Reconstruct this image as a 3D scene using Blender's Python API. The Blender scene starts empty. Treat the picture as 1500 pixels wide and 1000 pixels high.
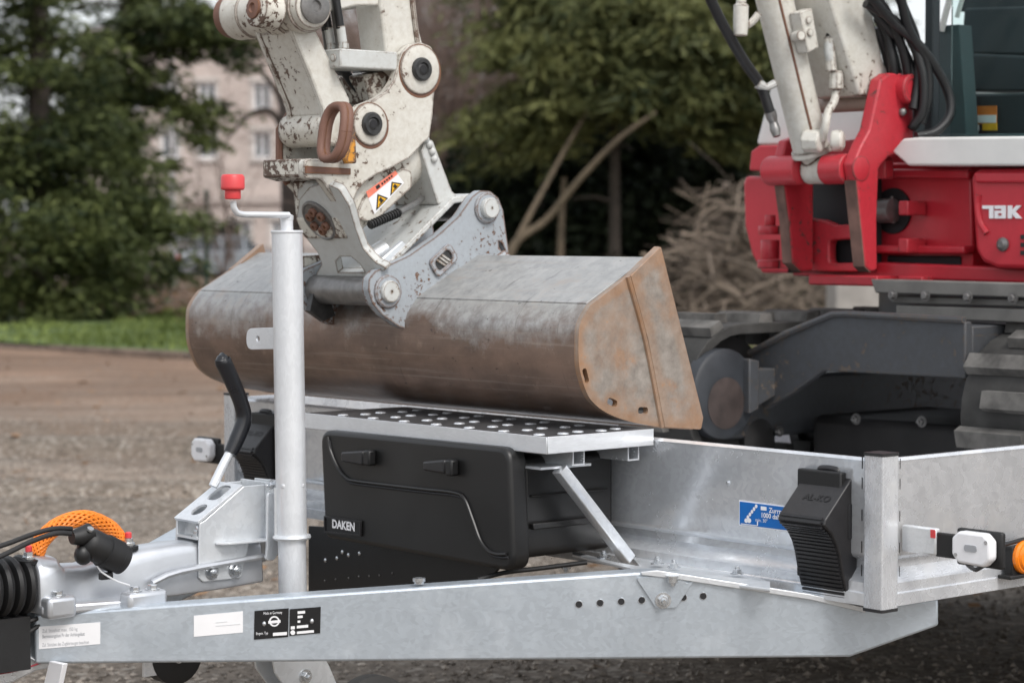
import bpy, bmesh, math, random
import numpy as np
from mathutils import Vector, Matrix
from mathutils.geometry import delaunay_2d_cdt
random.seed(7)
rng = np.random.default_rng(11)
S = bpy.context.scene
C = S.collection
PI = math.pi

# ------------------------------------------------------------------ camera, sky, sun, exposure
cd = bpy.data.cameras.new('camera')
cam = bpy.data.objects.new('camera', cd); C.objects.link(cam)
cam.location = (0, 0, 1.15)
cam.rotation_euler = (PI/2 - math.atan(160/3400), 0, 0)
cd.sensor_width = 36.0; cd.lens = 36.0*3400/1500
cd.clip_start = .05; cd.clip_end = 1500
cd.dof.use_dof = True; cd.dof.focus_distance = 4.2; cd.dof.aperture_fstop = 5.6
S.camera = cam

w = bpy.data.worlds.new('World'); S.world = w; w.use_nodes = True
nt = w.node_tree; nt.nodes.clear()
sky = nt.nodes.new('ShaderNodeTexSky'); sky.sky_type = 'NISHITA'; sky.sun_disc = False
SUN_EL, SUN_AZ = math.radians(48), math.radians(150)   # azimuth clockwise from +Y
sky.sun_elevation = SUN_EL; sky.sun_rotation = SUN_AZ
sky.air_density = 1.0; sky.dust_density = 4.0; sky.ozone_density = 1.0
hs = nt.nodes.new('ShaderNodeHueSaturation'); hs.inputs['Saturation'].default_value = .50; hs.inputs['Value'].default_value = 1.3
bgn = nt.nodes.new('ShaderNodeBackground'); bgn.inputs['Strength'].default_value = .15
wo = nt.nodes.new('ShaderNodeOutputWorld')
cl = nt.nodes.new('ShaderNodeMix'); cl.data_type = 'RGBA'; cl.inputs[0].default_value = .55; cl.inputs[7].default_value = (6.3, 6.45, 6.62, 1)   # closed cloud cover
nt.links.new(sky.outputs[0], hs.inputs['Color']); nt.links.new(hs.outputs[0], cl.inputs[6]); nt.links.new(cl.outputs[2], bgn.inputs[0]); nt.links.new(bgn.outputs[0], wo.inputs[0])

sl = bpy.data.lights.new('sun', 'SUN'); sl.energy = 1.3; sl.angle = math.radians(18); sl.color = (1, .98, .955)
so = bpy.data.objects.new('sun', sl); C.objects.link(so)
sd = Vector((math.sin(SUN_AZ)*math.cos(SUN_EL), math.cos(SUN_AZ)*math.cos(SUN_EL), math.sin(SUN_EL)))
so.rotation_euler = sd.to_track_quat('Z', 'Y').to_euler(); so.location = sd*60
S.view_settings.view_transform = 'Standard'; S.view_settings.look = 'None'
S.view_settings.gamma = 1; S.view_settings.use_curve_mapping = False
S.view_settings.exposure = 0.36

# ------------------------------------------------------------------ frames
# trailer frame: x = b (rearwards along the trailer), y = a (across, from the near to the far side), z = up
ANG = math.radians(40.9)
ORG = Vector((.631, 3.934, 0))
VB = Vector((math.cos(ANG), math.sin(ANG), 0)); VA = Vector((-math.sin(ANG), math.cos(ANG), 0))
BASE = {}

def thing(name, label, cat, base=(0, 0, 0), group=None, world=False):
    o = bpy.data.objects.new(name, None); C.objects.link(o); o.empty_display_size = .1
    if world: o.location = base
    else:
        o.location = ORG + VB*base[0] + VA*base[1] + Vector((0, 0, base[2])); o.rotation_euler = (0, 0, ANG)
    o['label'] = label; o['category'] = cat
    if group: o['group'] = group
    BASE[o.name] = Vector(base)
    return o

def tag(o, label, cat, group=None):
    o['label'] = label; o['category'] = cat
    if group: o['group'] = group
    return o

def copy_tree(o, parent=None):
    c = o.copy(); C.objects.link(c)
    if parent: c.parent = parent
    for ch in list(o.children): copy_tree(ch, c)
    return c

# ------------------------------------------------------------------ mesh builder
def rr(pts, r, n=5):
    out = []; N = len(pts)
    rs = r if isinstance(r, (list, tuple)) else [r]*N
    for i in range(N):
        p, a, b = Vector(pts[i]), Vector(pts[i-1]), Vector(pts[(i+1) % N])
        d1, d2 = (a-p), (b-p); l1, l2 = d1.length, d2.length
        if l1 < 1e-6 or l2 < 1e-6 or rs[i] <= 0: out.append(tuple(p)); continue
        d1 /= l1; d2 /= l2
        ang = math.acos(max(-1, min(1, d1.dot(d2))))
        if ang > PI-.05: out.append(tuple(p)); continue
        t = min(rs[i]/math.tan(ang/2), l1*.49, l2*.49)
        s, e = p+d1*t, p+d2*t
        for k in range(n+1):
            u = k/n; q = s*(1-u)**2 + p*2*u*(1-u) + e*u*u
            out.append(tuple(q))
    return out

def circ(c, r, n=16, sx=1, rot=0):
    return [(c[0]+(math.cos(t)*r*sx)*math.cos(rot)-math.sin(t)*r*math.sin(rot), c[1]+(math.cos(t)*r*sx)*math.sin(rot)+math.sin(t)*r*math.cos(rot)) for t in [2*PI*i/n for i in range(n)]]

def spline(P, n=6):
    P = [Vector(p) for p in P]; out = []
    for i in range(len(P)-1):
        p0 = P[i-1] if i else P[i]*2-P[i+1]; p1, p2 = P[i], P[i+1]; p3 = P[i+2] if i+2 < len(P) else P[i+1]*2-P[i]
        for k in range(n):
            t = k/n
            out.append(.5*((2*p1)+(p2-p0)*t+(2*p0-5*p1+4*p2-p3)*t*t+(3*p1-p0-3*p2+p3)*t**3))
    out.append(P[-1]); return out

class MB:
    def __init__(s): s.v = []; s.f = []
    def add(s, v, f):
        k = len(s.v); s.v += [Vector(x) for x in v]; s.f += [[i+k for i in q] for q in f]; return s
    def box(s, b0, b1, a0, a1, z0, z1):
        return s.add([(b0,a0,z0),(b1,a0,z0),(b1,a1,z0),(b0,a1,z0),(b0,a0,z1),(b1,a0,z1),(b1,a1,z1),(b0,a1,z1)],
                     [(0,3,2,1),(4,5,6,7),(0,1,5,4),(1,2,6,5),(2,3,7,6),(3,0,4,7)])
    def ext(s, o, U, V, N, pts, lo, hi, holes=()):
        o, U, V, N = Vector(o), Vector(U), Vector(V), Vector(N)
        loops = [list(pts)]+[list(h) for h in holes]
        flat = [p for l in loops for p in l]; n = len(flat)
        vs = [o+U*p[0]+V*p[1]+N*lo for p in flat]+[o+U*p[0]+V*p[1]+N*hi for p in flat]
        fs = []
        if holes:
            ed = []; k = 0
            for l in loops: ed += [(k+i, k+(i+1) % len(l)) for i in range(len(l))]; k += len(l)
            r_ = delaunay_2d_cdt([Vector(p) for p in flat], ed, [], 0, 1e-7)
            for t in r_[2]:
                c = [sum(r_[0][i][k] for i in t)/3 for k in (0, 1)]; ins = False
                for l in loops:
                    for i in range(len(l)):
                        p, q = l[i-1], l[i]
                        if (p[1] > c[1]) != (q[1] > c[1]) and c[0] < (q[0]-p[0])*(c[1]-p[1])/(q[1]-p[1])+p[0]: ins = not ins
                if not ins: continue
                t = [r_[3][i][0] for i in t]; fs.append(list(t)); fs.append([i+n for i in reversed(t)])
        else:
            fs.append(list(range(n))); fs.append(list(range(2*n-1, n-1, -1)))
        k = 0
        for l in loops:
            m = len(l)
            for i in range(m):
                j = (i+1) % m; fs.append([k+i, k+j, k+j+n, k+i+n])
            k += m
        return s.add(vs, fs)
    def pa(s, pts, a0, a1, holes=()): return s.ext((0,0,0), (1,0,0), (0,0,1), (0,1,0), pts, a0, a1, holes)
    def pb(s, pts, b0, b1, holes=()): return s.ext((0,0,0), (0,1,0), (0,0,1), (1,0,0), pts, b0, b1, holes)
    def pz(s, pts, z0, z1, holes=()): return s.ext((0,0,0), (1,0,0), (0,1,0), (0,0,1), pts, z0, z1, holes)
    def lathe(s, p, d, prof, n=24):
        d = Vector(d).normalized(); e = d.orthogonal().normalized(); g = d.cross(e); p = Vector(p)
        vs = []; fs = []
        for r, t in prof:
            for i in range(n):
                an = 2*PI*i/n; vs.append(p+d*t+(e*math.cos(an)+g*math.sin(an))*r)
        for k in range(len(prof)-1):
            for i in range(n):
                j = (i+1) % n; fs.append([k*n+i, k*n+j, (k+1)*n+j, (k+1)*n+i])
        if prof[0][0] > 1e-6: fs.append(list(range(n-1, -1, -1)))
        if prof[-1][0] > 1e-6: fs.append([(len(prof)-1)*n+i for i in range(n)])
        return s.add(vs, fs)
    def cyl(s, p, q, r, r2=None, n=24):
        p, q = Vector(p), Vector(q); L = (q-p).length
        return s.lathe(p, q-p, [(r, 0), (r if r2 is None else r2, L)], n)
    def tube(s, P, r, n=10, sm=6):
        P = spline(P, sm) if sm else [Vector(p) for p in P]
        R = r if isinstance(r, (list, tuple)) else None
        vs = []; fs = []; m = len(P); e = None
        for i, p in enumerate(P):
            d = (P[min(i+1, m-1)]-P[max(i-1, 0)]).normalized()
            if e is None: e = d.orthogonal().normalized()
            e = (e-d*e.dot(d)).normalized(); g = d.cross(e)
            if R:
                x = i/(m-1)*(len(R)-1); k = min(int(x), len(R)-2); rad = R[k]+(R[k+1]-R[k])*(x-k)
            else: rad = r
            for j in range(n):
                an = 2*PI*j/n; vs.append(p+(e*math.cos(an)+g*math.sin(an))*rad)
        for i in range(m-1):
            for j in range(n):
                k = (j+1) % n; fs.append([i*n+j, i*n+k, (i+1)*n+k, (i+1)*n+j])
        fs.append(list(range(n-1, -1, -1))); fs.append([(m-1)*n+j for j in range(n)])
        return s.add(vs, fs)
    def ball(s, p, r, sc=(1,1,1), n=14, m=9):
        vs = []; fs = []; p = Vector(p)
        for i in range(m+1):
            th = PI*i/m
            for j in range(n):
                ph = 2*PI*j/n
                vs.append(p+Vector((math.sin(th)*math.cos(ph)*sc[0], math.sin(th)*math.sin(ph)*sc[1], math.cos(th)*sc[2]))*r)
        for i in range(m):
            for j in range(n):
                k = (j+1) % n; fs.append([i*n+j, i*n+k, (i+1)*n+k, (i+1)*n+j])
        return s.add(vs, fs)
    def bolt(s, p, d, r=.009, h=.008, stud=.006):
        d = Vector(d).normalized(); p = Vector(p)
        s.lathe(p, d, [(r*1.5, 0), (r*1.5, .0018)], 18)
        s.lathe(p+d*.0018, d, [(r, 0), (r, h*.85), (r*.85, h)], 6)
        if stud: s.lathe(p+d*(h+.0018), d, [(r*.5, 0), (r*.5, stud*.8), (r*.4, stud)], 10)
        return s
    def build(s, name, mat, parent=None, bevel=0, seg=2, angle=35, smooth=True, fix=True):
        base = Vector((0, 0, 0)); q = parent
        while q is not None:
            if q.name in BASE: base = BASE[q.name]
            q = q.parent
        me = bpy.data.meshes.new(name)
        me.from_pydata([v-base for v in s.v], [], s.f)
        if fix:
            bm = bmesh.new(); bm.from_mesh(me)
            bmesh.ops.remove_doubles(bm, verts=bm.verts, dist=1e-6)
            bmesh.ops.recalc_face_normals(bm, faces=bm.faces); bm.to_mesh(me); bm.free()
        if smooth:
            me.polygons.foreach_set('use_smooth', [True]*len(me.polygons))
            me.set_sharp_from_angle(angle=math.radians(angle))
        me.materials.append(mat)
        o = bpy.data.objects.new(name, me); C.objects.link(o)
        if parent is not None: o.parent = parent
        if bevel:
            md = o.modifiers.new('bevel', 'BEVEL'); md.width = bevel; md.segments = seg
            md.limit_method = 'ANGLE'; md.angle_limit = math.radians(40); md.harden_normals = False
        return o

def lettering(txt, o, U, V, size, mat, parent, bold=0, sx=1, name='lettering', depth=.0006, lift=.0012, align='LEFT'):
    o, U, V = Vector(o), Vector(U).normalized(), Vector(V).normalized(); N = U.cross(V)
    cu = bpy.data.curves.new('text', 'FONT'); cu.body = txt; cu.size = size; cu.offset = bold*size; cu.align_x = align
    cu.resolution_u = 3
    t = bpy.data.objects.new('text', cu); C.objects.link(t)
    dg = bpy.context.evaluated_depsgraph_get(); me = t.evaluated_get(dg).to_mesh()
    b = MB()
    k = 0
    vs = [o+U*(v.co.x*sx)+V*v.co.y+N*lift for v in me.vertices]; fs = [list(p.vertices) for p in me.polygons]
    b.add(vs, fs)
    t.evaluated_get(dg).to_mesh_clear(); bpy.data.objects.remove(t); bpy.data.curves.remove(cu)
    return b.build(name, mat, parent, smooth=False)

# ------------------------------------------------------------------ materials
class NT:
    def __init__(s, name):
        s.m = bpy.data.materials.new(name); s.m.use_nodes = True; s.t = s.m.node_tree
        s.p = s.t.nodes['Principled BSDF']; s.tc = None
    def n(s, typ, **kw):
        x = s.t.nodes.new(typ)
        for k, v in kw.items(): setattr(x, k, v)
        return x
    def l(s, a, b): s.t.links.new(a, b)
    def co(s):
        if not s.tc: s.tc = s.n('ShaderNodeTexCoord')
        return s.tc.outputs['Object']
    def noise(s, scale, detail=4, rough=.55, vec=None, dist=0):
        x = s.n('ShaderNodeTexNoise'); x.inputs['Scale'].default_value = scale; x.inputs['Detail'].default_value = detail
        x.inputs['Roughness'].default_value = rough; x.inputs['Distortion'].default_value = dist
        s.l(vec or s.co(), x.inputs['Vector']); return x.outputs['Fac']
    def vor(s, scale, out='Color', feature='F1', vec=None):
        x = s.n('ShaderNodeTexVoronoi', feature=feature); x.inputs['Scale'].default_value = scale
        s.l(vec or s.co(), x.inputs['Vector']); return x.outputs[out]
    def ramp(s, src, stops):
        x = s.n('ShaderNodeValToRGB'); e = x.color_ramp.elements
        while len(e) < len(stops): e.new(.5)
        for q, (pos, c) in zip(e, stops):
            q.position = pos; q.color = (c, c, c, 1) if not isinstance(c, tuple) else (*c, 1)
        s.l(src, x.inputs[0]); return x.outputs['Color']
    def mix(s, fac, a, b, mode='MIX'):
        x = s.n('ShaderNodeMix', data_type='RGBA', blend_type=mode)
        for v, i in ((fac, 0), (a, 6), (b, 7)):
            if isinstance(v, (int, float)): x.inputs[i].default_value = v if i == 0 else (v, v, v, 1)
            elif isinstance(v, tuple): x.inputs[i].default_value = (*v, 1)
            else: s.l(v, x.inputs[i])
        return x.outputs[2]
    def math(s, op, a, b=0, c=None):
        x = s.n('ShaderNodeMath', operation=op)
        for i, v in enumerate((a, b, c)):
            if v is None: continue
            if isinstance(v, (int, float)): x.inputs[i].default_value = v
            else: s.l(v, x.inputs[i])
        return x.outputs[0]
    def scale(s, vec3):
        x = s.n('ShaderNodeMapping'); x.inputs['Scale'].default_value = vec3; s.l(s.co(), x.inputs['Vector']); return x.outputs[0]
    def sep(s, i):
        x = s.n('ShaderNodeSeparateXYZ'); s.l(s.co(), x.inputs[0]); return x.outputs[i]
    def edge(s, r=.006):
        b = s.n('ShaderNodeBevel', samples=6); b.inputs['Radius'].default_value = r
        g = s.n('ShaderNodeNewGeometry'); d = s.n('ShaderNodeVectorMath', operation='DOT_PRODUCT')
        s.l(b.outputs[0], d.inputs[0]); s.l(g.outputs['Normal'], d.inputs[1])
        return s.math('SUBTRACT', 1, d.outputs['Value'])
    def bump(s, src, dist=.001, strength=.5):
        x = s.n('ShaderNodeBump'); x.inputs['Distance'].default_value = dist; x.inputs['Strength'].default_value = strength
        s.l(src, x.inputs['Height']); s.l(x.outputs[0], s.p.inputs['Normal'])
    def set(s, col=None, rough=None, metal=None, spec=None):
        for v, k in ((col, 'Base Color'), (rough, 'Roughness'), (metal, 'Metallic'), (spec, 'Specular IOR Level')):
            if v is None: continue
            if isinstance(v, tuple): s.p.inputs[k].default_value = (*v, 1)
            elif isinstance(v, (int, float)): s.p.inputs[k].default_value = v
            else: s.l(v, s.p.inputs[k])
        return s.m

def plain(name, col, rough=.5, metal=0, var=.12, scale=30, bump=0, spec=None):
    t = NT(name); a = t.noise(scale, 5)
    f = t.ramp(a, [(.3, 0.0), (.7, 1.0)])
    c = t.mix(f, tuple(x*(1-var) for x in col), tuple(min(1, x*(1+var)) for x in col))
    r = t.math('ADD', t.math('MULTIPLY', a, .16), rough-.08)
    if bump: t.bump(t.noise(scale*4, 3), bump)
    return t.set(c, r, metal, spec)

def galv(name, col, metal=.75, rough=.38, spangle=42, amount=.22, streak=.15, blotch=.12):
    t = NT(name)
    sp = t.vor(spangle, 'Color', 'F1', t.mix(.06, t.co(), t.n('ShaderNodeTexNoise').outputs['Color']))
    g = t.n('ShaderNodeSeparateColor'); t.l(sp, g.inputs[0])
    c = t.mix(g.outputs[0], tuple(x*(1-amount) for x in col), tuple(min(1, x*(1+amount)) for x in col))
    st = t.ramp(t.noise(6, 6, .6, t.scale((1, 1, .22))), [(.35, 1-streak), (.65, 1.0)])
    c = t.mix(1.0, c, st, 'MULTIPLY')
    bl = t.ramp(t.noise(9, 5, .6), [(.52, 0.0), (.68, 1.0)])
    c = t.mix(t.math('MULTIPLY', bl, blotch*3), c, (.72, .72, .71))
    r = t.math('ADD', t.math('MULTIPLY', g.outputs[1], .06), t.math('ADD', t.math('MULTIPLY', bl, .12), rough-.03))
    t.bump(t.noise(90, 2), .0003, .2)
    return t.set(c, r, metal)

def chipped(name, paint, amount=.5, edge=1.0, rust=((.075, .057, .046), (.15, .088, .062)), rough=.45, scale=1.0, dirt=.35):
    t = NT(name)
    big = t.noise(5*scale, 3, .5); fine = t.noise(62*scale, 6, .7, None, .3); wear = t.noise(130*scale, 3, .6)
    e = t.math('MULTIPLY', t.edge(.007), 2.2*edge)
    v = t.math('ADD', t.math('MULTIPLY', big, .42), t.math('MULTIPLY', fine, .78))
    v = t.math('ADD', v, e); v = t.math('ADD', v, t.math('MULTIPLY', wear, .12))
    m = t.ramp(v, [(.855-amount*.16, 0.0), (.87-amount*.16, 1.0)])
    dm = t.ramp(v, [(.55, 0.0), (.86, 1.0)])
    pc = t.mix(t.math('MULTIPLY', dm, dirt), paint, tuple(x*y for x, y in zip(paint, (.62, .55, .47))))
    rc = t.mix(t.noise(25, 4), rust[0], rust[1])
    c = t.mix(m, pc, rc)
    r = t.math('ADD', t.math('MULTIPLY', m, .3), rough)
    t.bump(t.math('SUBTRACT', 1, m), .0008, .6)
    return t.set(c, r, 0)

M = {}
M['galv'] = galv('galvanised_sheet', (.78, .81, .85), .55, .2, 110, .07, .12, .07)
M['galv_bright'] = galv('galvanised_tube', (.70, .72, .745), .42, .32, 90, .04, .05, .04)
M['galv_patchy'] = galv('galvanised_patchy', (.68, .70, .73), .45, .27, 75, .07, .22, .22)
M['rail'] = galv('zinc_rail', (.52, .575, .63), .6, .33, 130, .06, .12, .05)
M['zinc_white'] = galv('zinc_bracket', (.70, .725, .75), .55, .36, 80, .06, .06, .12)
M['cast'] = plain('cast_aluminium', (.55, .57, .60), .36, .7, .08, 18, .0003)
M['bolt'] = plain('zinc_bolt', (.62, .64, .66), .27, .9, .1, 90)
M['hole'] = plain('painted_hole_shade', (.012, .012, .014), .7)  # near-black colour that paints in the shade of holes, slots, grooves and gaps
M['black'] = plain('black_plastic', (.007, .007, .0075), .45, 0, .15, 90, .0002)
M['black_box'] = plain('toolbox_plastic', (.0098, .0095, .0095), .40, 0, .35, 7, .0001)
M['chock'] = plain('chock_plastic', (.017, .0165, .018), .42, 0, .2, 60, .0002)
M['rubber'] = plain('black_rubber', (.0075, .0075, .008), .55, 0, .2, 60, .0003)
M['grip'] = plain('handle_grip', (.010, .011, .014), .3, 0, .1, 60)
M['red_knob'] = plain('red_plastic', (.62, .055, .06), .42, 0, .05, 40)
M['orange'] = plain('orange_mesh', (.78, .22, .02), .5, 0, .1, 60)
M['amber'] = plain('amber_lens', (.85, .22, .012), .12, 0, .05, 60)
M['lens'] = plain('clear_lens', (.80, .80, .82), .14, 0, .03, 60)
M['white_worn'] = chipped('worn_white_paint', (.60, .585, .535), .62, 2.0, dirt=.6)
M['white_worn_more'] = chipped('heavily_worn_white_paint', (.60, .58, .52), 1.2, 2.2, dirt=.6)
M['white_arm'] = chipped('cream_arm_paint', (.60, .59, .545), .40, 1.2, dirt=.5)
M['white_clean'] = plain('white_paint', (.66, .66, .64), .38, 0, .05, 12)
M['grey_hitch'] = chipped('pale_grey_hitch_paint', (.52, .535, .525), .42, .9, ((.10, .08, .065), (.22, .15, .10)))
M['ear'] = chipped('grey_ear_paint', (.33, .36, .39), .7, 1.3, ((.09, .055, .04), (.2, .11, .07)), .5, 1.5)
M['rust'] = chipped('rusty_steel', (.17, .085, .06), .3, .6, ((.05, .03, .022), (.30, .13, .05)), .65)
M['pin'] = plain('bare_pin_steel', (.20, .195, .19), .4, .6, .25, 50, .0004)
M['pin_dark'] = plain('dark_oiled_pin', (.05, .05, .05), .4, .5, .3, 60)
M['red'] = chipped('red_machine_paint', (.47, .030, .045), .34, 1.2, ((.06, .03, .03), (.13, .06, .05)), .4, 1, .45)
M['red_panel'] = chipped('red_body_panel', (.50, .026, .042), .0, .5, ((.10, .03, .03), (.2, .09, .08)), .33, .5, .3)
M['frame'] = chipped('blue_grey_frame_paint', (.056, .060, .067), .6, 1.0, ((.05, .042, .036), (.125, .098, .078)), .5, .8, .6)
M['frame_dark'] = plain('dark_frame', (.018, .017, .017), .6, 0, .3, 14)
M['track'] = plain('dusty_track_rubber', (.035, .034, .032), .8, 0, .5, 14, .0015)
M['lug'] = plain('dusty_lug_rubber', (.105, .10, .093), .85, 0, .55, 16, .0015)
M['hose'] = plain('hydraulic_hose', (.006, .006, .007), .5, 0, .1, 60)
M['teal'] = plain('cab_trim', (.035, .06, .065), .5, 0, .1, 10)
M['teal_dark'] = plain('cab_seat', (.012, .02, .024), .6, 0, .15, 10)
M['sticker_white'] = plain('white_sticker', (.76, .76, .77), .35, 0, .03, 20)
M['sticker_grey'] = plain('grey_print', (.33, .34, .36), .5, 0, .05, 20)
M['print_faint'] = plain('faint_print', (.58, .59, .60), .5, 0, .05, 20)
M['plate_black'] = plain('black_type_plate', (.008, .008, .009), .35, 0, .1, 20)
M['blue'] = plain('blue_sticker', (.003, .13, .45), .35, 0, .06, 20)
M['print_white'] = plain('white_print', (.8, .8, .82), .4, 0, .02, 20)
M['salmon'] = plain('red_warning_band', (.75, .20, .13), .5, 0, .15, 60)
M['yellow'] = plain('yellow_warning_triangle', (.78, .42, .01), .5, 0, .12, 60)
M['print_black'] = plain('black_print', (.012, .012, .012), .5)
M['orange_paint'] = chipped('orange_paint', (.62, .27, .03), 1.3, 2.0)
def glassmat():
    t = NT('cab_glass'); t.set((.75, .88, .86), .02, 0); t.p.inputs['Transmission Weight'].default_value = 1.0
    t.p.inputs['IOR'].default_value = 1.12; return t.m
M['glass'] = glassmat()

def bucketmat(name, side):
    t = NT(name)
    big = t.noise(3.2, 5, .6, None, .6); fine = t.noise(36, 7, .7); mid = t.noise(11, 5, .65, t.scale((1, .5, 1)))
    z = t.sep(2)
    grey = t.mix(t.ramp(fine, [(.35, 0.0), (.65, 1.0)]), (.27, .272, .27), (.41, .41, .40))
    if side:
        base = t.mix(t.ramp(fine, [(.3, 0.0), (.7, 1.0)]), (.20, .172, .148), (.36, .32, .28))
        m = t.ramp(t.math('ADD', t.math('MULTIPLY', mid, .6), t.math('MULTIPLY', big, .5)), [(.5, 0.0), (.62, 1.0)])
        base = t.mix(t.math('MULTIPLY', m, .38), base, (.36, .185, .09))
        m2 = t.ramp(t.math('ADD', t.math('MULTIPLY', mid, .5), t.math('MULTIPLY', fine, .5)), [(.60, 0.0), (.66, 1.0)])
        c = t.mix(m2, base, (.50, .20, .035))
        e = t.ramp(t.math('ADD', t.edge(.045), t.math('MULTIPLY', t.math('SUBTRACT', mid, .5), .7)), [(.05, 0.0), (.22, 1.0)])
        c = t.mix(t.math('MULTIPLY', e, .6), c, (.40, .17, .045))
    else:
        brown = t.mix(t.ramp(mid, [(.3, 0.0), (.7, 1.0)]), (.115, .080, .063), (.25, .168, .128))
        brown = t.mix(t.math('MULTIPLY', t.ramp(fine, [(.58, 0.0), (.7, 1.0)]), .5), brown, (.31, .225, .17))
        h = t.math('ADD', z, t.math('MULTIPLY', t.math('SUBTRACT', big, .5), .22))
        h = t.math('ADD', h, t.math('MULTIPLY', t.math('SUBTRACT', fine, .5), .13))
        m = t.ramp(h, [(BZ-.045, 0.0), (BZ+.035, 1.0)])
        rub = t.ramp(t.math('ADD', t.math('MULTIPLY', mid, .6), t.math('MULTIPLY', fine, .4)), [(.54, 0.0), (.62, 1.0)])
        top = t.mix(t.math('MULTIPLY', rub, .42), grey, (.29, .215, .165))
        c = t.mix(m, brown, top)
        scr = t.ramp(t.noise(30, 5, .65, t.scale((3.2, .05, 3.2))), [(.56, 0.0), (.66, 1.0)])
        c = t.mix(t.math('MULTIPLY', scr, .38), c, (.36, .30, .25))
        sc2 = t.ramp(t.noise(22, 5, .7, t.scale((.35, 2.5, .12))), [(.61, 0.0), (.67, 1.0)])
        c = t.mix(t.math('MULTIPLY', sc2, .4), c, (.055, .042, .035))
        pit = t.ramp(t.noise(70, 4, .7, t.scale((1, .6, 1))), [(.66, 0.0), (.70, 1.0)])
        c = t.mix(t.math('MULTIPLY', pit, .7), c, (.035, .028, .024))
    t.bump(fine, .0012, .5)
    return t.set(c, t.math('ADD', t.math('MULTIPLY', fine, .25), .26), .3)
BZ = .465    # height above the machine base where scraped paint gives way to rust
M['bucket'] = bucketmat('scraped_bucket_steel', False)
M['bucket_side'] = bucketmat('rusty_side_plate', True)

# ------------------------------------------------------------------ ground, verge, kerb
def dip(Y):
    t = np.clip((np.asarray(Y, float)-42)/28, 0, 1); return -.45*(t*t*(3-2*t))

def groundmat():
    t = NT('gravel_ground')
    big = t.noise(.35, 5, .6); mid = t.noise(2.2, 5, .65); fine = t.noise(38, 5, .7)
    st = t.vor(46, 'Color'); g = t.n('ShaderNodeSeparateColor'); t.l(st, g.inputs[0])
    st2 = t.vor(120, 'Color'); g2 = t.n('ShaderNodeSeparateColor'); t.l(st2, g2.inputs[0])
    grey = t.mix(t.math('ADD', t.math('MULTIPLY', g.outputs[0], .5), t.math('MULTIPLY', g2.outputs[0], .5)), (.095, .079, .064), (.315, .266, .218))
    pale = t.ramp(g.outputs[1], [(.84, 0.0), (.92, 1.0)])
    grey = t.mix(t.math('MULTIPLY', pale, .7), grey, (.42, .38, .33))
    earth = t.mix(t.ramp(fine, [(.3, 0.0), (.7, 1.0)]), (.135, .088, .062), (.325, .222, .16))
    Y = t.sep(1)
    f = t.math('ADD', t.math('MULTIPLY', Y, .1), t.math('MULTIPLY', t.math('SUBTRACT', big, .5), 1.3))
    f = t.math('ADD', f, t.math('MULTIPLY', t.math('SUBTRACT', mid, .5), .9))
    m = t.ramp(f, [(.0, 0.0), (1.0, 1.0)])
    mm = t.n('ShaderNodeMapRange'); mm.inputs['From Min'].default_value = 1.05; mm.inputs['From Max'].default_value = 1.9
    t.l(f, mm.inputs['Value'])
    c = t.mix(mm.outputs[0], grey, earth)
    damp = t.ramp(t.noise(.9, 4, .6, t.scale((.35, 1.6, 1))), [(.45, 0.72), (.62, 1.08)])
    c = t.mix(1.0, c, damp, 'MULTIPLY')
    t.bump(t.math('ADD', g.outputs[0], t.math('MULTIPLY', fine, .6)), .012, .6)
    return t.set(c, .95, 0, .2)
M['gravel'] = groundmat()

def grid(name, X, Y, zf, mat, kind):
    xx, yy = np.meshgrid(X, Y); zz = zf(xx, yy)
    n, m = len(X), len(Y)
    v = np.stack([xx, yy, zz], -1).reshape(-1, 3)
    i = (np.arange(m-1)[:, None]*n+np.arange(n-1)[None]).ravel()
    f = np.stack([i, i+1, i+1+n, i+n], 1)
    me = bpy.data.meshes.new(name); me.from_pydata(v.tolist(), [], f.tolist())
    me.polygons.foreach_set('use_smooth', [True]*len(me.polygons)); me.materials.append(mat)
    o = bpy.data.objects.new(name, me); C.objects.link(o); o['kind'] = kind; return o

def smooth_noise(xx, yy, sc, seed):
    r = np.random.default_rng(seed); z = np.zeros_like(xx)
    for k in range(7):
        a = r.uniform(0, 2*PI); q = sc*r.uniform(.6, 1.7)
        z += np.sin((xx*math.cos(a)+yy*math.sin(a))*q+r.uniform(0, 6))
    return z/7
KO = np.array([-3.0, 21.1]); KT = np.array([.7515, -.66]); KN = np.array([.66, .7515])
def kdist(x, y): return (x-KO[0])*KN[0]+(y-KO[1])*KN[1]
def groundz(xx, yy):
    z = .018*smooth_noise(xx, yy, 2.2, 1)+.012*smooth_noise(xx, yy, 7, 2)
    for y0, d, wd, k in ((12.3, .075, .2, .02), (13.4, .045, .18, -.03), (10.2, .06, .14, .04), (9.5, .03, .15, .03), (15.6, .035, .25, -.05), (17.6, .03, .3, .02)):
        c = y0+k*xx+.15*np.sin(xx*.7+y0)
        z -= d*np.exp(-((yy-c)/wd)**2); z += d*.7*np.exp(-((yy-c-wd*1.7)/wd)**2)
    z *= np.clip((yy-3.5)/2, .1, 1)*np.clip((30-yy)/8, 0, 1)
    z = np.where(kdist(xx, yy) > .3, np.minimum(z, -.02), z)
    return z+dip(yy)-np.where(yy > 30, .03, 0)
Yg = np.concatenate([np.array([-60, -20, -6, 0]), np.linspace(2, 24, 330), np.array([26, 30, 36, 42, 46, 50, 55, 60, 65, 72, 90, 150, 300, 700])])
Xg = np.concatenate([np.array([-400, -150, -60, -25]), np.linspace(-8, 8, 110), np.array([25, 60, 150, 400])])
ground = grid('ground', Xg, Yg, groundz, M['gravel'], 'structure')

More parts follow.
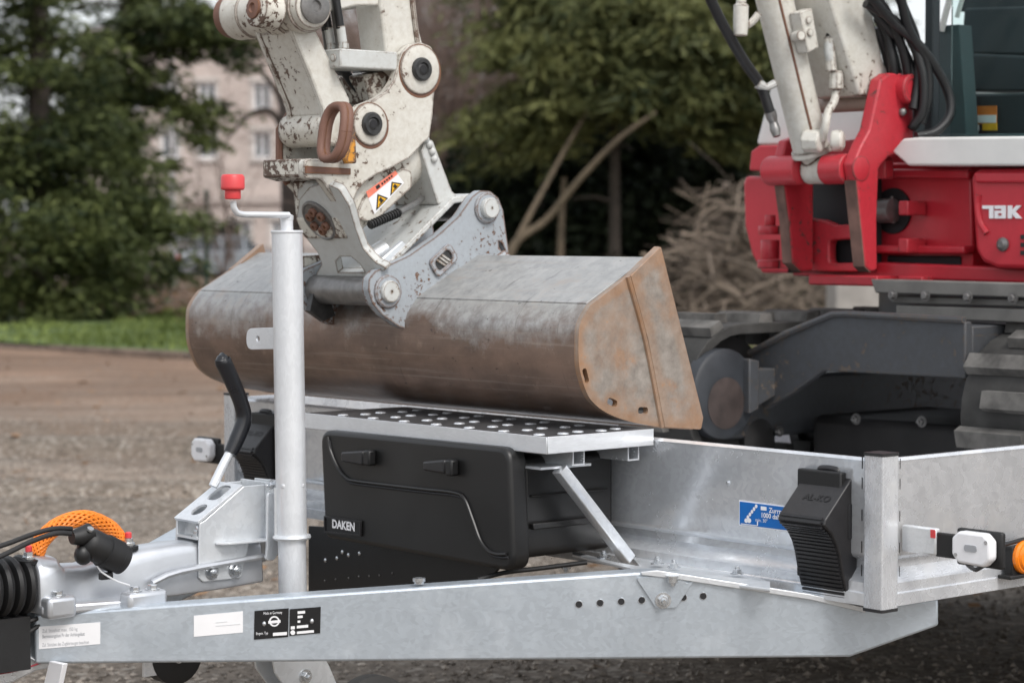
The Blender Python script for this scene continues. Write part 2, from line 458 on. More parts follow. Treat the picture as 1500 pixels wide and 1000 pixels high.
def soilmat():
    t = NT('leaf_litter_soil'); a = t.noise(7, 6, .7); b = t.noise(1.1, 4)
    c = t.mix(t.ramp(a, [(.3, 0.0), (.7, 1.0)]), (.05, .034, .024), (.20, .135, .095))
    c = t.mix(t.math('MULTIPLY', t.ramp(b, [(.45, 0.0), (.65, 1.0)]), .5), c, (.16, .115, .085)); t.bump(a, .05, .6)
    return t.set(c, .95, 0, .2)
M['soil'] = soilmat()
def vgrid(name, T, N, zf, mat, kind):
    n, m = len(T), len(N); v = []
    for q in N:
        for p in T:
            P = KO+KT*p+KN*q; v.append((P[0], P[1], float(zf(p, q)+dip(P[1]))))
    f = [(j*n+i, j*n+i+1, (j+1)*n+i+1, (j+1)*n+i) for j in range(m-1) for i in range(n-1)]
    me = bpy.data.meshes.new(name); me.from_pydata(v, [], f); me.polygons.foreach_set('use_smooth', [True]*len(f)); me.materials.append(mat)
    o = bpy.data.objects.new(name, me); C.objects.link(o); o['kind'] = kind; return o
vz = lambda p, q: .055+.03*math.sin(p*1.3+q*.7)*min(1, q*.4)+.02*math.sin(p*3.1-q*2.2)*min(1, q*.4)
verge = vgrid('verge', np.linspace(-45, 22, 110), np.concatenate([np.linspace(.1, 20, 50), np.linspace(21, 70, 20)]), vz, M['soil'], 'structure')
M['kerb_stone'] = plain('kerb_stone', (.15, .11, .085), .9, 0, .35, 8, .006)
kb = MB()
for i in range(60):
    p0, p1 = -38+i, -38+i+.985
    h = .05+random.uniform(-.015, .015)
    q0, q1 = -.02+random.uniform(-.01, .01), .1
    A_ = [KO+KT*p0+KN*q0, KO+KT*p1+KN*q0, KO+KT*p1+KN*q1, KO+KT*p0+KN*q1]
    kb.add([(a[0], a[1], z) for z in (-.06, h) for a in A_], [(0,3,2,1),(4,5,6,7),(0,1,5,4),(1,2,6,5),(2,3,7,6),(3,0,4,7)])
ko = kb.build('kerb', M['kerb_stone'], None, bevel=.012); ko['kind'] = 'structure'

# ------------------------------------------------------------------ foliage helpers
def leafmat(name, dark, light, transl=.25):
    t = NT(name); at = t.n('ShaderNodeAttribute', attribute_name='tone')
    c = t.mix(at.outputs['Fac'], dark, light)
    t.set(c, .6, 0, .25)
    tr = t.n('ShaderNodeBsdfTranslucent'); t.l(c, tr.inputs[0]); mx = t.n('ShaderNodeMixShader'); mx.inputs[0].default_value = transl
    t.l(t.p.outputs[0], mx.inputs[1]); t.l(tr.outputs[0], mx.inputs[2]); t.l(mx.outputs[0], t.t.nodes['Material Output'].inputs[0])
    return t.m
M['yew'] = leafmat('dark_yew_needles', (.014, .025, .010), (.18, .21, .07))
M['cedar'] = leafmat('olive_cedar_needles', (.028, .042, .018), (.26, .265, .10))
M['under'] = leafmat('dark_undergrowth_leaves', (.009, .014, .009), (.045, .06, .03))
M['twig'] = leafmat('bare_brown_twigs', (.13, .092, .078), (.34, .255, .215), 0)
M['grassblade'] = leafmat('grass_blades', (.06, .085, .02), (.20, .25, .07))
M['leaf_dry'] = leafmat('dry_leaves', (.09, .05, .03), (.30, .18, .10))
M['bark'] = plain('bark', (.042, .033, .026), .9, 0, .35, 9, .01)
M['bark_pale'] = plain('pale_bark', (.12, .092, .062), .85, 0, .3, 9, .006)

def quads(name, cen, d1, d2, tone, mat, parent=None, kind=None, base=(0, 0, 0)):
    """cen: n x 3 centres, d1/d2: half axes; rhombic leaves"""
    n = len(cen); cen = cen-np.array(base)
    v = np.stack([cen-d1, cen+d2-d1*.1, cen+d1, cen-d2-d1*.1], 1).reshape(-1, 3)
    me = bpy.data.meshes.new(name)
    me.vertices.add(4*n); me.vertices.foreach_set('co', v.ravel().astype(np.float32))
    me.loops.add(4*n); me.loops.foreach_set('vertex_index', np.arange(4*n, dtype=np.int32))
    me.polygons.add(n); me.polygons.foreach_set('loop_start', np.arange(0, 4*n, 4, dtype=np.int32))
    at = me.attributes.new('tone', 'FLOAT', 'POINT'); at.data.foreach_set('value', np.repeat(np.clip(tone, 0, 1), 4).astype(np.float32))
    me.update(calc_edges=True); me.materials.append(mat)
    o = bpy.data.objects.new(name, me); C.objects.link(o)
    if parent is not None: o.parent = parent
    if kind: o['kind'] = kind
    return o

def unit(v): return v/np.maximum(np.linalg.norm(v, axis=-1, keepdims=True), 1e-6)
def sprays(cs, out, size, n, ln, wd, tone, droop=.4, flat=.35, r=rng):
    """leaf clumps: cs clump centres, out outward directions, size clump radius"""
    k = len(cs); cs = np.repeat(cs, n, 0); o = unit(np.repeat(out, n, 0)); sz = np.repeat(size, n)[:, None]
    side = unit(np.cross(o, np.array([0, 0, 1.])+r.normal(0, .05, o.shape)))
    up = np.cross(side, o)
    x = r.normal(0, .55, (k*n, 1)); y = r.normal(0, .45, (k*n, 1)); z = r.normal(0, flat*.45, (k*n, 1))
    p = cs+(o*x+side*y+up*z)*sz; p[:, 2] -= (droop*sz[:, 0]*np.abs(x[:, 0])**1.5*np.sign(x[:, 0]+.6)*.5)
    d = unit(o*(.6+0*x)+side*y*1.6+r.normal(0, .45, p.shape)+np.array([0, 0, -droop*.6]))
    e = unit(np.cross(d, r.normal(0, 1, p.shape)))
    L = ln*r.uniform(.6, 1.35, (k*n, 1)); W = wd*r.uniform(.6, 1.3, (k*n, 1))
    t = np.repeat(tone, n)+r.normal(0, .16, k*n)
    return p, d*L, e*W, t

def tree(name, label, cat, x, y, crown, nclump, nleaf, mat, trunk=(.12, .05), height=6, group=None, leaf=(.07, .028), clump=.34, droop=.5, flat=.4, shell=.45, seed=1, lean=(0, 0), barkmat='bark', limbs=9):
    """crown: list of (dx,dy,z,rx,ry,rz) lobes filled with clumps of needles"""
    r = np.random.default_rng(seed); gz = float(dip(y))+.05
    t = thing(name, label, cat, (x, y, gz), group, world=True)
    vol = np.array([q[3]*q[4]*q[5] for q in crown]); pick = r.choice(len(crown), nclump, p=vol/vol.sum())
    L = np.array(crown)[pick]; dirs = unit(r.normal(0, 1, (nclump, 3))); rad = (shell+(1-shell)*r.uniform(0, 1, nclump))**.6
    rad *= r.uniform(.82, 1.12, nclump)
    c = np.array([x, y, gz])+L[:, :3]+dirs*L[:, 3:6]*rad[:, None]
    c = c[c[:, 2] > gz+.05]; k = len(c)
    out = c-np.array([x, y, 0]); out[:, 2] = out[:, 2]*0+.1
    big = smooth_noise(c[:, 0]*1.0, c[:, 2], 1.6, seed)*.5+smooth_noise(c[:, 1]+c[:, 0], c[:, 2], 3.3, seed+3)*.4
    tone = .38+.38*big+r.normal(0, .13, k)
    p, d1, d2, tn = sprays(c, out, clump*r.uniform(.6, 1.4, k), nleaf, leaf[0], leaf[1], tone, droop, flat, r)
    quads('crown', p, d1, d2, tn, mat, t, None, (x, y, gz))
    b = MB(); top = height
    P = [(x+lean[0]*q, y+lean[1]*q, gz-.1+(top+.1)*q) for q in (0, .25, .5, .75, 1)]
    b.tube(P, [trunk[0], trunk[0]*.8, trunk[0]*.6, trunk[0]*.4, trunk[1]*.3], 9, 3)
    for i in range(limbs):
        q = .12+.8*i/limbs; a = r.uniform(0, 2*PI); m = crown[r.integers(len(crown))]
        s0 = Vector((x+lean[0]*q, y+lean[1]*q, gz+top*q)); ln = r.uniform(.5, .9)*m[3]
        e0 = s0+Vector((math.cos(a)*ln, math.sin(a)*ln, r.uniform(-.1, .35)*ln))
        b.tube([s0, s0.lerp(e0, .5)+Vector((0, 0, .08*ln)), e0], [trunk[0]*.35, trunk[0]*.22, .008], 6, 3)
    b.build('trunk', M[barkmat], t)
    return t

# ------------------------------------------------------------------ the plant trailer
T = thing('plant_trailer', 'galvanised steel plant trailer with front drawbar, black toolbox and checkered front platform', 'trailer', (0, 1.0, 0))
W_ = 2.0
RO = (-1.07, .98, 0); RU = (.7866, -.6174, 0); RNn = (-.6174, -.7866, 0)   # near drawbar rail: origin, direction, outward normal
rail_poly = [(-0.0042,0.4918),(0.5241,0.5257),(1.0349,0.5578),(1.0731,0.5581),(1.3434,0.5129),(1.4388,0.4887),(1.5039,0.499),(1.5704,0.5082),(1.5708,0.4599),(1.414,0.4057),(-0.005,0.4065)]
b = MB(); b.ext(RO, RU, (0,0,1), RNn, rail_poly, -.05, 0)
rail = b.build('drawbar_rail', M['rail'], T, bevel=.0045, seg=3)
b = MB(); b.ext((-1.07, 1.02, 0), (.7866, .6174, 0), (0,0,1), (-.6174, .7866, 0), rail_poly, -.05, 0)
b.build('drawbar_rail', M['rail'], T, bevel=.0045, seg=3)
def onrail(s, z, n=0): return Vector((RO[0]+RU[0]*s+RNn[0]*n, RO[1]+RU[1]*s+RNn[1]*n, z))
# punched holes along the rail: discs in the shade colour, nothing cut
for s, z in [(0.9371,0.5028),(0.9741,0.505),(1.0111,0.5071),(1.0469,0.5092),(1.1199,0.5134),(1.1547,0.5156)]:
    h = MB(); c = onrail(s, z); h.lathe(c+Vector(RNn)*.0004, RNn, [(.0058, 0), (.0058, .0004)], 16); h.build('bolt_hole', M['hole'], rail)
    h = MB(); h.lathe(c, RNn, [(.0058, .0003), (.0058, .0012), (.0066, .0012), (.0072, .0002)], 16); h.build('hole_rim', M['bolt'], rail)
# gusset plate bolted on the rail
gp = MB(); gp.ext(RO, RU, (0,0,1), RNn, rr([(1.0361,0.5494),(1.1066,0.5537),(1.1258,0.5392),(1.139,0.5439),(1.1068,0.4961),(1.0721,0.4952)], .004), .0006, .0046)
g_o = gp.build('gusset_plate', M['rail'], T, bevel=.001)
s, z = (1.084,0.5095)
q = MB(); q.bolt(onrail(s, z, .0046), RNn, .0095, .009, .009); q.build('bolt', M['bolt'], g_o)
s, z = (1.0995,0.5418)
q = MB(); q.lathe(onrail(s, z-.006, .012), (0,0,1), [(.0045, 0), (.0045, .006), (.0095, .006), (.0095, .016), (.012, .016), (.012, .018)], 12); q.build('nut', M['bolt'], g_o)
for px in ((0.659,0.5438),):
    q = MB(); q.lathe(onrail(px[0], px[1]-.006, -.02), (0,0,1), [(.009, 0), (.009, .004), (.0115, .0045), (.0115, .010), (.009, .0105)], 14); q.build('bolt', M['bolt'], rail)

# walls: rolled sheet sections
prof = [(.036,.748),(.034,.757),(.026,.762),(.012,.763),(.008,.758),(.010,.752),(.010,.597),(.014,.590),(.027,.583),(.027,.570),(.012,.553),(.004,.548),(.004,.532),(.003,.531),(.0,.530),(.0,.509),(.030,.509),(.034,.52)]
b = MB(); b.ext((0,0,0), (1,0,0), (0,0,1), (0,1,0), prof, .04, W_-.035)
fw = b.build('front_wall', M['galv'], T)
for a0, a1 in ((.0, 1), (1, 0)):
    b = MB()
    if a0 == 0: b.ext((0,0,0), (0,1,0), (0,0,1), (1,0,0), prof, .04, 3.6)
    else: b.ext((0,W_,0), (0,-1,0), (0,0,1), (1,0,0), prof, .04, 3.6)
    sw = b.build('side_wall', M['galv_patchy'], T)
b = MB(); b.box(.03, 3.6, .03, 1.97, .515, .535); b.build('floor', M['galv_patchy'], T)
for bb in (.9, 2.0, 3.0):
    b = MB(); b.box(bb, bb+.08, .06, 1.94, .44, .514); b.build('cross_member', M['galv'], T)
b = MB(); b.box(3.56, 3.6, .04, 1.96, .535, .76); b.build('tailgate', M['galv'], T)
for side in (0, 1):
    for bb in (1.75, 2.45):
        wl = MB(); a_ = -.12 if side == 0 else 2.12; d = (0, 1, 0)
        wl.lathe((bb, a_-.09, .33), d, [(.17,0),(.29,.0),(.325,.03),(.33,.05),(.33,.13),(.325,.15),(.29,.18),(.17,.18)], 36)
        w1 = wl.build('wheel', M['rubber'], T); wl = MB(); wl.lathe((bb, a_-.085, .33), d, [(.17,.0),(.165,.03),(.08,.06),(.06,.02),(0,.02)], 24); wl.build('rim', M['galv'], w1)
    mg = MB(); a0, a1 = (-.23, .0) if side == 0 else (2.0, 2.23)
    mg.box(1.35, 2.85, a0, a1, .69, .70); mg.box(1.34, 1.35, a0, a1, .5, .70); mg.box(2.85, 2.86, a0, a1, .5, .70); mg.build('mudguard', M['rubber'], T)
ax = MB(); ax.cyl((1.75,-.1,.33),(1.75,2.1,.33),.035); ax.cyl((2.45,-.1,.33),(2.45,2.1,.33),.035); ax.box(1.3,2.9,.2,.28,.38,.514); ax.box(1.3,2.9,1.72,1.8,.38,.514); ax.build('axle', M['galv'], T)
for a in (0, W_-.043):
    p = MB(); sq = [(0,0),(.043,0),(.043,.043),(0,.043)]
    p.ext((0,a,0), (1,0,0), (0,1,0), (0,0,1), rr(sq, .004, 3), .506, .768)
    pp = p.build('corner_post', M['galv_patchy'], T)
    for z0 in (.5005, .7685):
        c = MB(); c.ext((0,a,0), (1,0,0), (0,1,0), (0,0,1), rr([(-.001,-.001),(.044,-.001),(.044,.044),(-.001,.044)], .005, 3), z0, z0+.005); c.build('post_cap', M['chock'], pp)
    s_ = MB()
    for zz in (.56, .60, .655, .71, .745):
        if a == 0: s_.box(.0445, .0455, -.0008, .0002, zz, zz+.018); s_.box(-.0006, .0004, .0445, .0465, zz, zz+.020)
    if a == 0: s_.build('weld_slot', M['hole'], pp, smooth=False)
# rivets in the front wall
for a_, z_ in [(0.3717,0.693),(0.1936,0.6918)]:
    q = MB(); q.ball((.0095, a_, z_), .0045, (.6,1,1), 10, 6); q.build('rivet', M['bolt'], fw)
# flange angle joining floor and drawbar, with bolts
fl = MB(); fl.pz([(-0.0443,0.7354),(-0.085,0.5735),(-0.0911,0.485),(-0.0836,0.4215),(-0.0472,0.2148),(-0.1109,0.1559),(-0.1312,0.3737),(-0.1233,0.4786),(-0.0764,0.7001)], .531, .536)
fl.pz([(-0.0985,0.4773),(-0.0967,0.4083),(-0.0822,0.1824),(-0.0238,0.2364),(0.1902,0.6681),(0.1585,0.8307)], .524, .530)
flo = fl.build('floor_flange', M['zinc_white'], T, bevel=.001)
for p in ((-0.0493,0.4953), (-0.0574,0.4443), (-0.0261,0.3141), (0.0866,0.6093), (-0.0532,0.7431), (-0.0693,0.62)):
    q = MB(); q.bolt((p[0], p[1], .5362), (0,0,1), .0085, .0075, .005); q.build('bolt', M['bolt'], flo)
for p in ((-0.0558,0.2891), (-0.0803,0.7133)):
    q = MB(); q.lathe((p[0], p[1], .500), (0,0,1), [(.0045,0),(.0045,.006),(.0088,.006),(.0088,.014),(.011,.014),(.011,.016)], 12); q.build('nut', M['bolt'], flo)
b = MB(); b.ext(RO, RU, (0,0,1), RNn, [(1.0444,0.5595),(1.0731,0.5623),(1.3433,0.5183),(1.4412,0.4935),(1.4388,0.4851),(1.3434,0.5087),(1.1007,0.5477),(1.0468,0.5541)], .0002, .007); b.build('sill_lip', M['zinc_white'], flo, bevel=.001)
# tool platform
PZ = .779
b = MB(); PL = 1.32; deck = [(-.262,.565),(.006,.565),(.006,PL),(-.262,PL)]
b.pz(deck, PZ-.004, PZ); pl = b.build('platform', plain('deck_dark_reflection', (.15, .15, .155), .4, .7, .2, 30, .0003), T)  # dark base colour stands in for the bucket mirrored in the sheet
b = MB(); b.box(-.264, -.2625, .5635, PL, PZ-.030, PZ+.001); b.box(-.262, .006, .5625, .5645, PZ-.030, PZ+.001)
b.box(-.262, -.235, .567, PL, PZ-.031, PZ-.029); b.build('platform_edge', M['galv_bright'], pl, bevel=.0008)
def dimple():
    q = MB(); q.lathe((0,0,0), (0,0,1), [(.0115,0),(.0098,.0020),(.007,.0027),(.0,.0029)], 18); return q
dm = None
for i in range(8):
    for j in range(5):
        x_, y_ = -.236+.048*j, .615+.1*i-.012*(j % 2)
        if y_ > PL-.03: continue
        if dm is None:
            dm = dimple(); dm.v = [v_+Vector((x_, y_, PZ)) for v_ in dm.v]; dm = dm.build('tread_dimple', M['galv'], pl); d0 = (x_, y_)
        else:
            c = dm.copy(); C.objects.link(c); c.location = (x_-d0[0], y_-d0[1], 0)
b = MB()
for bb in (-.185, -.045):
    b.box(bb, bb+.003, .58, PL-.03, PZ-.058, PZ-.032); b.box(bb+.003, bb+.03, .58, PL-.03, PZ-.058, PZ-.055); b.box(bb+.027, bb+.03, .58, PL-.03, PZ-.055, PZ-.032)
b.build('platform_channel', M['galv'], pl)
b = MB(); b.box(-.245, -.12, .60, .66, PZ-.063, PZ-.0585); b.build('brace_bracket', M['zinc_white'], pl)
q = MB(); q.bolt((-.165, .625, PZ-.0635), (0,0,-1), .009, .008, .012); q.build('bolt', M['bolt'], pl)
q = MB(); q.cyl((-.225, .72, PZ-.03), (-.225, .72, PZ-.075), .003, None, 8); q.build('bolt', M['bolt'], pl)
# brace strut from the platform down to the flange
b = MB(); P0 = Vector((-.20, .60, PZ-.064)); p1 = (-0.0455,0.5779)
P1 = Vector((p1[0], p1[1], .537)); D_ = (P1-P0).normalized(); N1 = D_.cross(Vector((0,1,0))).normalized(); N2 = D_.cross(N1).normalized()
L_ = (P1-P0).length; cs = rr([(-.013,-.011),(.013,-.011),(.013,.011),(-.013,.011)], .003, 3)
b.ext(P0, N2, N1, D_, cs, 0, L_); b.build('platform_brace', M['galv'], T)

# ------------------------------------------------------------------ toolbox
BX = -.285
lidp = rr([(1.2288,0.7518),(0.6443,0.7556),(0.6309,0.5284),(1.2139,0.5342)], [.03,.03,.03,.02], 6)
b = MB(); b.pb(lidp, BX, BX+.045); box = b.build('toolbox', M['black_box'], T, bevel=.009, seg=4)
b = MB(); b.pb(rr([(.655,.545),(.655,.735),(1.19,.735),(1.19,.535)], .02), BX+.046, -.01); b.build('toolbox_body', M['black_box'], box, bevel=.01, seg=3)
b = MB(); b.box(BX+.06, -.03, .643, .655, .60, .612); b.box(BX+.06, -.03, .647, .655, .66, .664); b.build('side_rib', M['black_box'], box, bevel=.003)
crv = [(-0.287,1.1984,0.7387),(-0.287,1.1893,0.7119),(-0.287,1.1643,0.6794),(-0.287,1.1348,0.6612),(-0.287,1.1078,0.6579),(-0.287,1.0195,0.6584),(-0.287,0.8916,0.6597),(-0.287,0.7992,0.661),(-0.287,0.7691,0.652),(-0.287,0.7452,0.6157),(-0.287,0.7235,0.5795),(-0.287,0.7,0.5616),(-0.287,0.6747,0.5579),(-0.287,0.6477,0.5607)]
b = MB(); b.tube(crv, .0034, 8, 5); b.build('lid_moulding', M['black_box'], box)
b = MB(); b.tube([Vector(p)+Vector((.0012, -.004, -.006)) for p in crv], .0028, 8, 5); b.build('lid_groove', M['hole'], box)
for pts in ([(1.1372,0.7141),(1.0656,0.7219),(1.0414,0.7209),(1.0416,0.6954),(1.0658,0.6922),(1.1373,0.695)], [(0.8773,0.7144),(0.8117,0.7232),(0.7874,0.7211),(0.7875,0.6954),(0.8117,0.696),(0.8773,0.6974)]):
    b = MB(); b.pb(rr(pts[:2]+[pts[1], pts[4]][1:]+pts[5:], .006), BX-.016, BX-.002); lt = b.build('latch', M['chock'], box, bevel=.004, seg=3)
    b = MB(); x0 = pts[2]; b.box(BX-.020, BX-.001, pts[2][0]-.002, pts[2][0]+.018, pts[3][1]-.002, pts[2][1]+.003); b.build('latch_end', M['black'], lt, bevel=.004)
lab = [(1.2067,0.5793),(1.0863,0.5809),(1.0865,0.5497),(1.2069,0.546)]
b = MB(); b.pb(lab, BX-.004, BX-.0006); tl = b.build('maker_label', M['plate_black'], box, bevel=.0012)
b = MB(); b.pb([(p[0]*1.0, p[1]) for p in lab], BX-.0065, BX-.0040, [[(lab[0][0]-.003, lab[0][1]-.003), (lab[1][0]+.003, lab[1][1]-.003), (lab[2][0]+.003, lab[2][1]+.003), (lab[3][0]-.003, lab[3][1]+.003)]]); b.build('label_rim', M['chock'], tl)
o_ = (-0.29,1.1804,0.5587); e_ = (-0.29,1.0999,0.5597)
lettering('DAKEN', (BX-.0042, o_[1], o_[2]), (0,-1,0), (0,0,1), .0235, M['print_white'], box, .034, .97)
# black splash sheet with screws under the toolbox
b = MB(); b.pb([(1.3853,0.5343),(1.3178,0.5379),(0.7526,0.5326),(0.7845,0.5031),(0.833,0.4819),(0.8535,0.4663),(1.3863,0.387)], -.2, -.192); sp = b.build('splash_sheet', M['black'], T)
for i, p in enumerate([(1.3254,0.4687),(1.2849,0.4772),(1.266,0.492),(1.245,0.4879),(1.2078,0.4953),(1.328,0.4255),(1.2899,0.4327),(1.2452,0.4405),(1.2104,0.4473),(1.1759,0.4526),(1.1419,0.4578),(1.0993,0.4667)]):
    q = MB(); q.ball((-.2005, p[0], p[1]), .0045 if i < 5 else .0024, (.7,1,1), 10, 6); q.build('screw', M['bolt'] if i < 5 else M['pin'], sp)
b = MB(); b.tube([(-0.295,0.72,0.5067),(-0.2453,0.7,0.5168),(-0.1957,0.66,0.5242),(-0.1299,0.6,0.5361)], .0045, 8); b.build('brake_cable', M['rubber'], T)
# front wall label
bl = [(0.3437,0.6642),(0.2181,0.6636),(0.2177,0.6186),(0.3434,0.6181)]
b = MB(); b.pb(bl, .0088, .0097); b2 = b.build('load_label', M['print_white'], T, smooth=False)
b = MB(); b.pb([(bl[0][0]-.0022, bl[0][1]-.0022), (bl[1][0]+.0022, bl[1][1]-.0022), (bl[2][0]+.0022, bl[2][1]+.0022), (bl[3][0]-.0022, bl[3][1]+.0022)], .0080, .0088); b.build('label_ground', M['blue'], b2, smooth=False)
FRZ = (0,0,1); FRU = (0,-1,0)
o_ = (0.008,0.2683,0.6488); lettering('Zurrpunkte', (.008, o_[1], o_[2]), FRU, FRZ, .0125, M['print_white'], b2, .02)
o_ = (0.008,0.2882,0.6383); lettering('1000 daN', (.008, o_[1], o_[2]), FRU, FRZ, .0125, M['print_white'], b2, .02)
o_ = (0.008,0.3015,0.6297); lettering('min. 30°', (.008, o_[1], o_[2]), FRU, FRZ, .009, M['print_white'], b2, .0)
ic = MB(); ic.pb([(0.2883,0.6581),(0.275,0.658),(0.2749,0.6513),(0.2883,0.6513)], .0068, .0076)
for k in range(5):
    c = (0.008,0.3201,0.6354); d = (0.008,0.3,0.657); q = k/4
    ic.pb(circ((c[1]+(d[1]-c[1])*q, c[2]+(d[2]-c[2])*q), .0036, 8, .8), .0068, .0076)
ic.pb(circ((0.3242,0.6288), .0042, 10), .0068, .0076); ic.pb(circ((0.3167,0.6295), .0045, 10), .0068, .0076)
ic.pb([(0.3369,0.6226),(0.2964,0.6227),(0.2964,0.6215),(0.3369,0.6213)], .0068, .0076); ic.pb([(0.2973,0.6301),(0.2953,0.6302),(0.2953,0.6228),(0.2973,0.6226)], .0068, .0076)
ic.build('lashing_pictogram', M['print_white'], b2, smooth=False)

# ------------------------------------------------------------------ labels on the rail
def raillabel(name, pts, mat, lift=.0004, th=.0005):
    b = MB(); b.ext(RO, RU, (0,0,1), RNn, pts, lift, lift+th); return b.build(name, mat, T, smooth=False)
def railtext(txt, p, size, mat, parent, bold=0, sx=1, rot=.0, lift=.0013, align='LEFT'):
    U = Vector(RU)+Vector((0,0,rot)); return lettering(txt, onrail(p[0], p[1]), U, (0,0,1), size, mat, parent, bold, sx, lift=lift, align=align)
l1 = raillabel('load_sticker', [(0.0037,0.4716),(0.109,0.4785),(0.1086,0.4405),(0.0034,0.4325)], M['sticker_white'])
sl_ = .06
railtext('Zul. Stützlast max. 150 kg', (0.0095,0.4609), .0088, M['sticker_grey'], l1, 0, .66, sl_)
railtext('Bemessungslast Pv der Anhängelast', (0.0094,0.4514), .0088, M['sticker_grey'], l1, .01, .58, sl_)
railtext('Zul. Stützlast des Zugfahrzeuges beachten', (0.0092,0.4366), .0088, M['sticker_grey'], l1, 0, .54, sl_)
l2 = raillabel('white_sticker', [(0.2696,0.4884),(0.3542,0.4955),(0.354,0.4586),(0.2693,0.4516)], M['sticker_white'])
b = MB()
for y0, x1 in ((909, 335), (915, 351)):
    pass
b.ext(RO, RU, (0,0,1), RNn, [(0.3071,0.4768),(0.3271,0.4785),(0.3271,0.477),(0.3071,0.4754)], .0010, .0014); b.ext(RO, RU, (0,0,1), RNn, [(0.3071,0.4709),(0.3494,0.4741),(0.3494,0.4727),(0.3071,0.4695)], .0010, .0014); b.build('faint_print', M['print_faint'], l2, smooth=False)
l3 = raillabel('type_plate', [(0.3742,0.4959),(0.4332,0.5002),(0.4317,0.4502),(0.3728,0.4459)], M['plate_black'], .0006, .001)
l4 = raillabel('type_plate', [(0.4349,0.4984),(0.4886,0.5022),(0.4872,0.4563),(0.4341,0.452)], M['plate_black'], .0006, .001)
railtext('Made in Germany', (0.3895,0.4893), .0068, M['print_white'], l3, .0, .66, sl_, .002)
railtext('Eingetr. Typ', (0.3764,0.4543), .0065, M['print_white'], l3, .0, .66, sl_, .002)
pr = MB()
cx_ = (0.4083,0.4778); pr.ext(RO, RU, (0,0,1), RNn, circ(cx_, .0092, 20), .0018, .0022, [circ(cx_, .0066, 20)])
pr.ext(RO, RU, (0,0,1), RNn, [(0.3977,0.4785),(0.4189,0.4801),(0.4189,0.4753),(0.3977,0.4737)], .0022, .0025); pr.ext(RO, RU, (0,0,1), RNn, [(0.4058,0.4576),(0.43,0.4592),(0.43,0.4538),(0.4058,0.4522)], .0018, .0022)
pr.build('emblem', M['sticker_white'], l3, smooth=False)
pr = MB()
for q_ in ([(0.4485,0.4947),(0.4614,0.4957),(0.4614,0.4912),(0.4484,0.4902)], [(0.4484,0.487),(0.4573,0.4876),(0.4572,0.4834),(0.4484,0.4826)], [(0.4484,0.4787),(0.4531,0.479),(0.4531,0.4751),(0.4484,0.4747)], [(0.4472,0.4697),(0.4666,0.4714),(0.4666,0.4666),(0.4471,0.465)], [(0.4471,0.4596),(0.4766,0.462),(0.4766,0.4576),(0.4471,0.4552)], [(0.4365,0.4686),(0.4436,0.4692),(0.4436,0.4638),(0.4365,0.4633)]):
    pr.ext(RO, RU, (0,0,1), RNn, q_, .0018, .0022)
pr.ext(RO, RU, (0,0,1), RNn, circ((0.44,0.4579), .0042, 14), .0018, .0022); pr.build('printed_fields', M['sticker_white'], l4, smooth=False)
for par, pt in ((l3, (0.3906,0.4732)), (l4, (0.4731,0.4773))):
    q = MB(); q.ball(onrail(pt[0], pt[1], .001), .0048, (.8,.8,1), 10, 6); q.build('rivet', M['bolt'], par)

# ------------------------------------------------------------------ side marker arm, lamps
def marker(side):
    s = 1 if side == 0 else -1; a_ = lambda x: x if side == 0 else W_-x
    b = MB(); z0, z1 = .595, .648
    def bx(b0,b1,x0,x1,z0,z1): return (b0,b1,min(a_(x0),a_(x1)),max(a_(x0),a_(x1)),z0,z1)
    b.box(*bx(.055,.068,-.070,.004,.602,.648)); st = b.build('marker_bracket', M['zinc_white'], T, bevel=.003)
    b = MB(); b.box(*bx(.0535,.055,-.070,-.060,.632,.646)); b.build('red_reflector', M['red_knob'], st)
    b = MB(); b.box(*bx(.0585,.0655,-.205,-.066,.600,.642)); b.build('marker_arm', M['rubber'], st, bevel=.003)
    b = MB(); x0, x1 = -.118, -.198
    oc = [(x0,.612),(x0-.014*1,.598),(x1+.014,.596),(x1,.610),(x1,.640),(x1+.014,.652),(x0-.014,.652),(x0,.640)]
    oc = [(a_(p[0]), p[1]) for p in oc]
    b.pb(oc, .036, .0575); lm = b.build('marker_lamp', M['lens'], T, bevel=.005, seg=3)
    b = MB(); b.pb(rr([(a_(-.146),.620),(a_(-.172),.620),(a_(-.172),.631),(a_(-.146),.631)], .005), .0345, .0362); b.build('lamp_window', M['sticker_grey'], lm)
    for x, z in ((-.128,.612),(-.190,.638)):
        q = MB(); q.lathe((.0362, a_(x), z), (-1,0,0), [(.0035,0),(.0035,.001)], 10); q.build('screw', M['bolt'], lm)
    b = MB(); b.box(*bx(.0575,.070,-.206,-.112,.592,.654)); b.build('lamp_housing', M['rubber'], lm, bevel=.004)
marker(0); marker(1)
for side in (0, 1):
    sg = -1 if side == 0 else 1; a0 = 0 if side == 0 else W_
    m_ = MB(); b_, z_ = (0.3619,0.5671)
    m_.box(b_-.03, b_+.05, *sorted((a0+sg*.004, a0+sg*.022)), .535, z_+.02); m_.box(b_-.045, b_+.05, *sorted((a0+sg*.0005, a0+sg*.03)), .530, .537)
    am = m_.build('reflector_mount', M['rubber'], T, bevel=.002)
    q = MB(); q.lathe((b_, a0+sg*.0222, z_), (0,sg,0), [(.030,0),(.030,.006),(.027,.010)], 28); q.build('amber_housing', M['amber'], am)
    q = MB(); q.lathe((b_, a0+sg*.0325, z_), (0,sg,0), [(.024,0),(.0215,.004),(.010,.007),(0,.0075)], 28); q.build('amber_lens', M['amber'], am)
b = MB(); b.tube([(.070,-.17,.6),(.11,-.11,.578),(.2,-.03,.585),(.39,-.02,.60)], .004, 8); b.build('lamp_cable', M['rubber'], T)

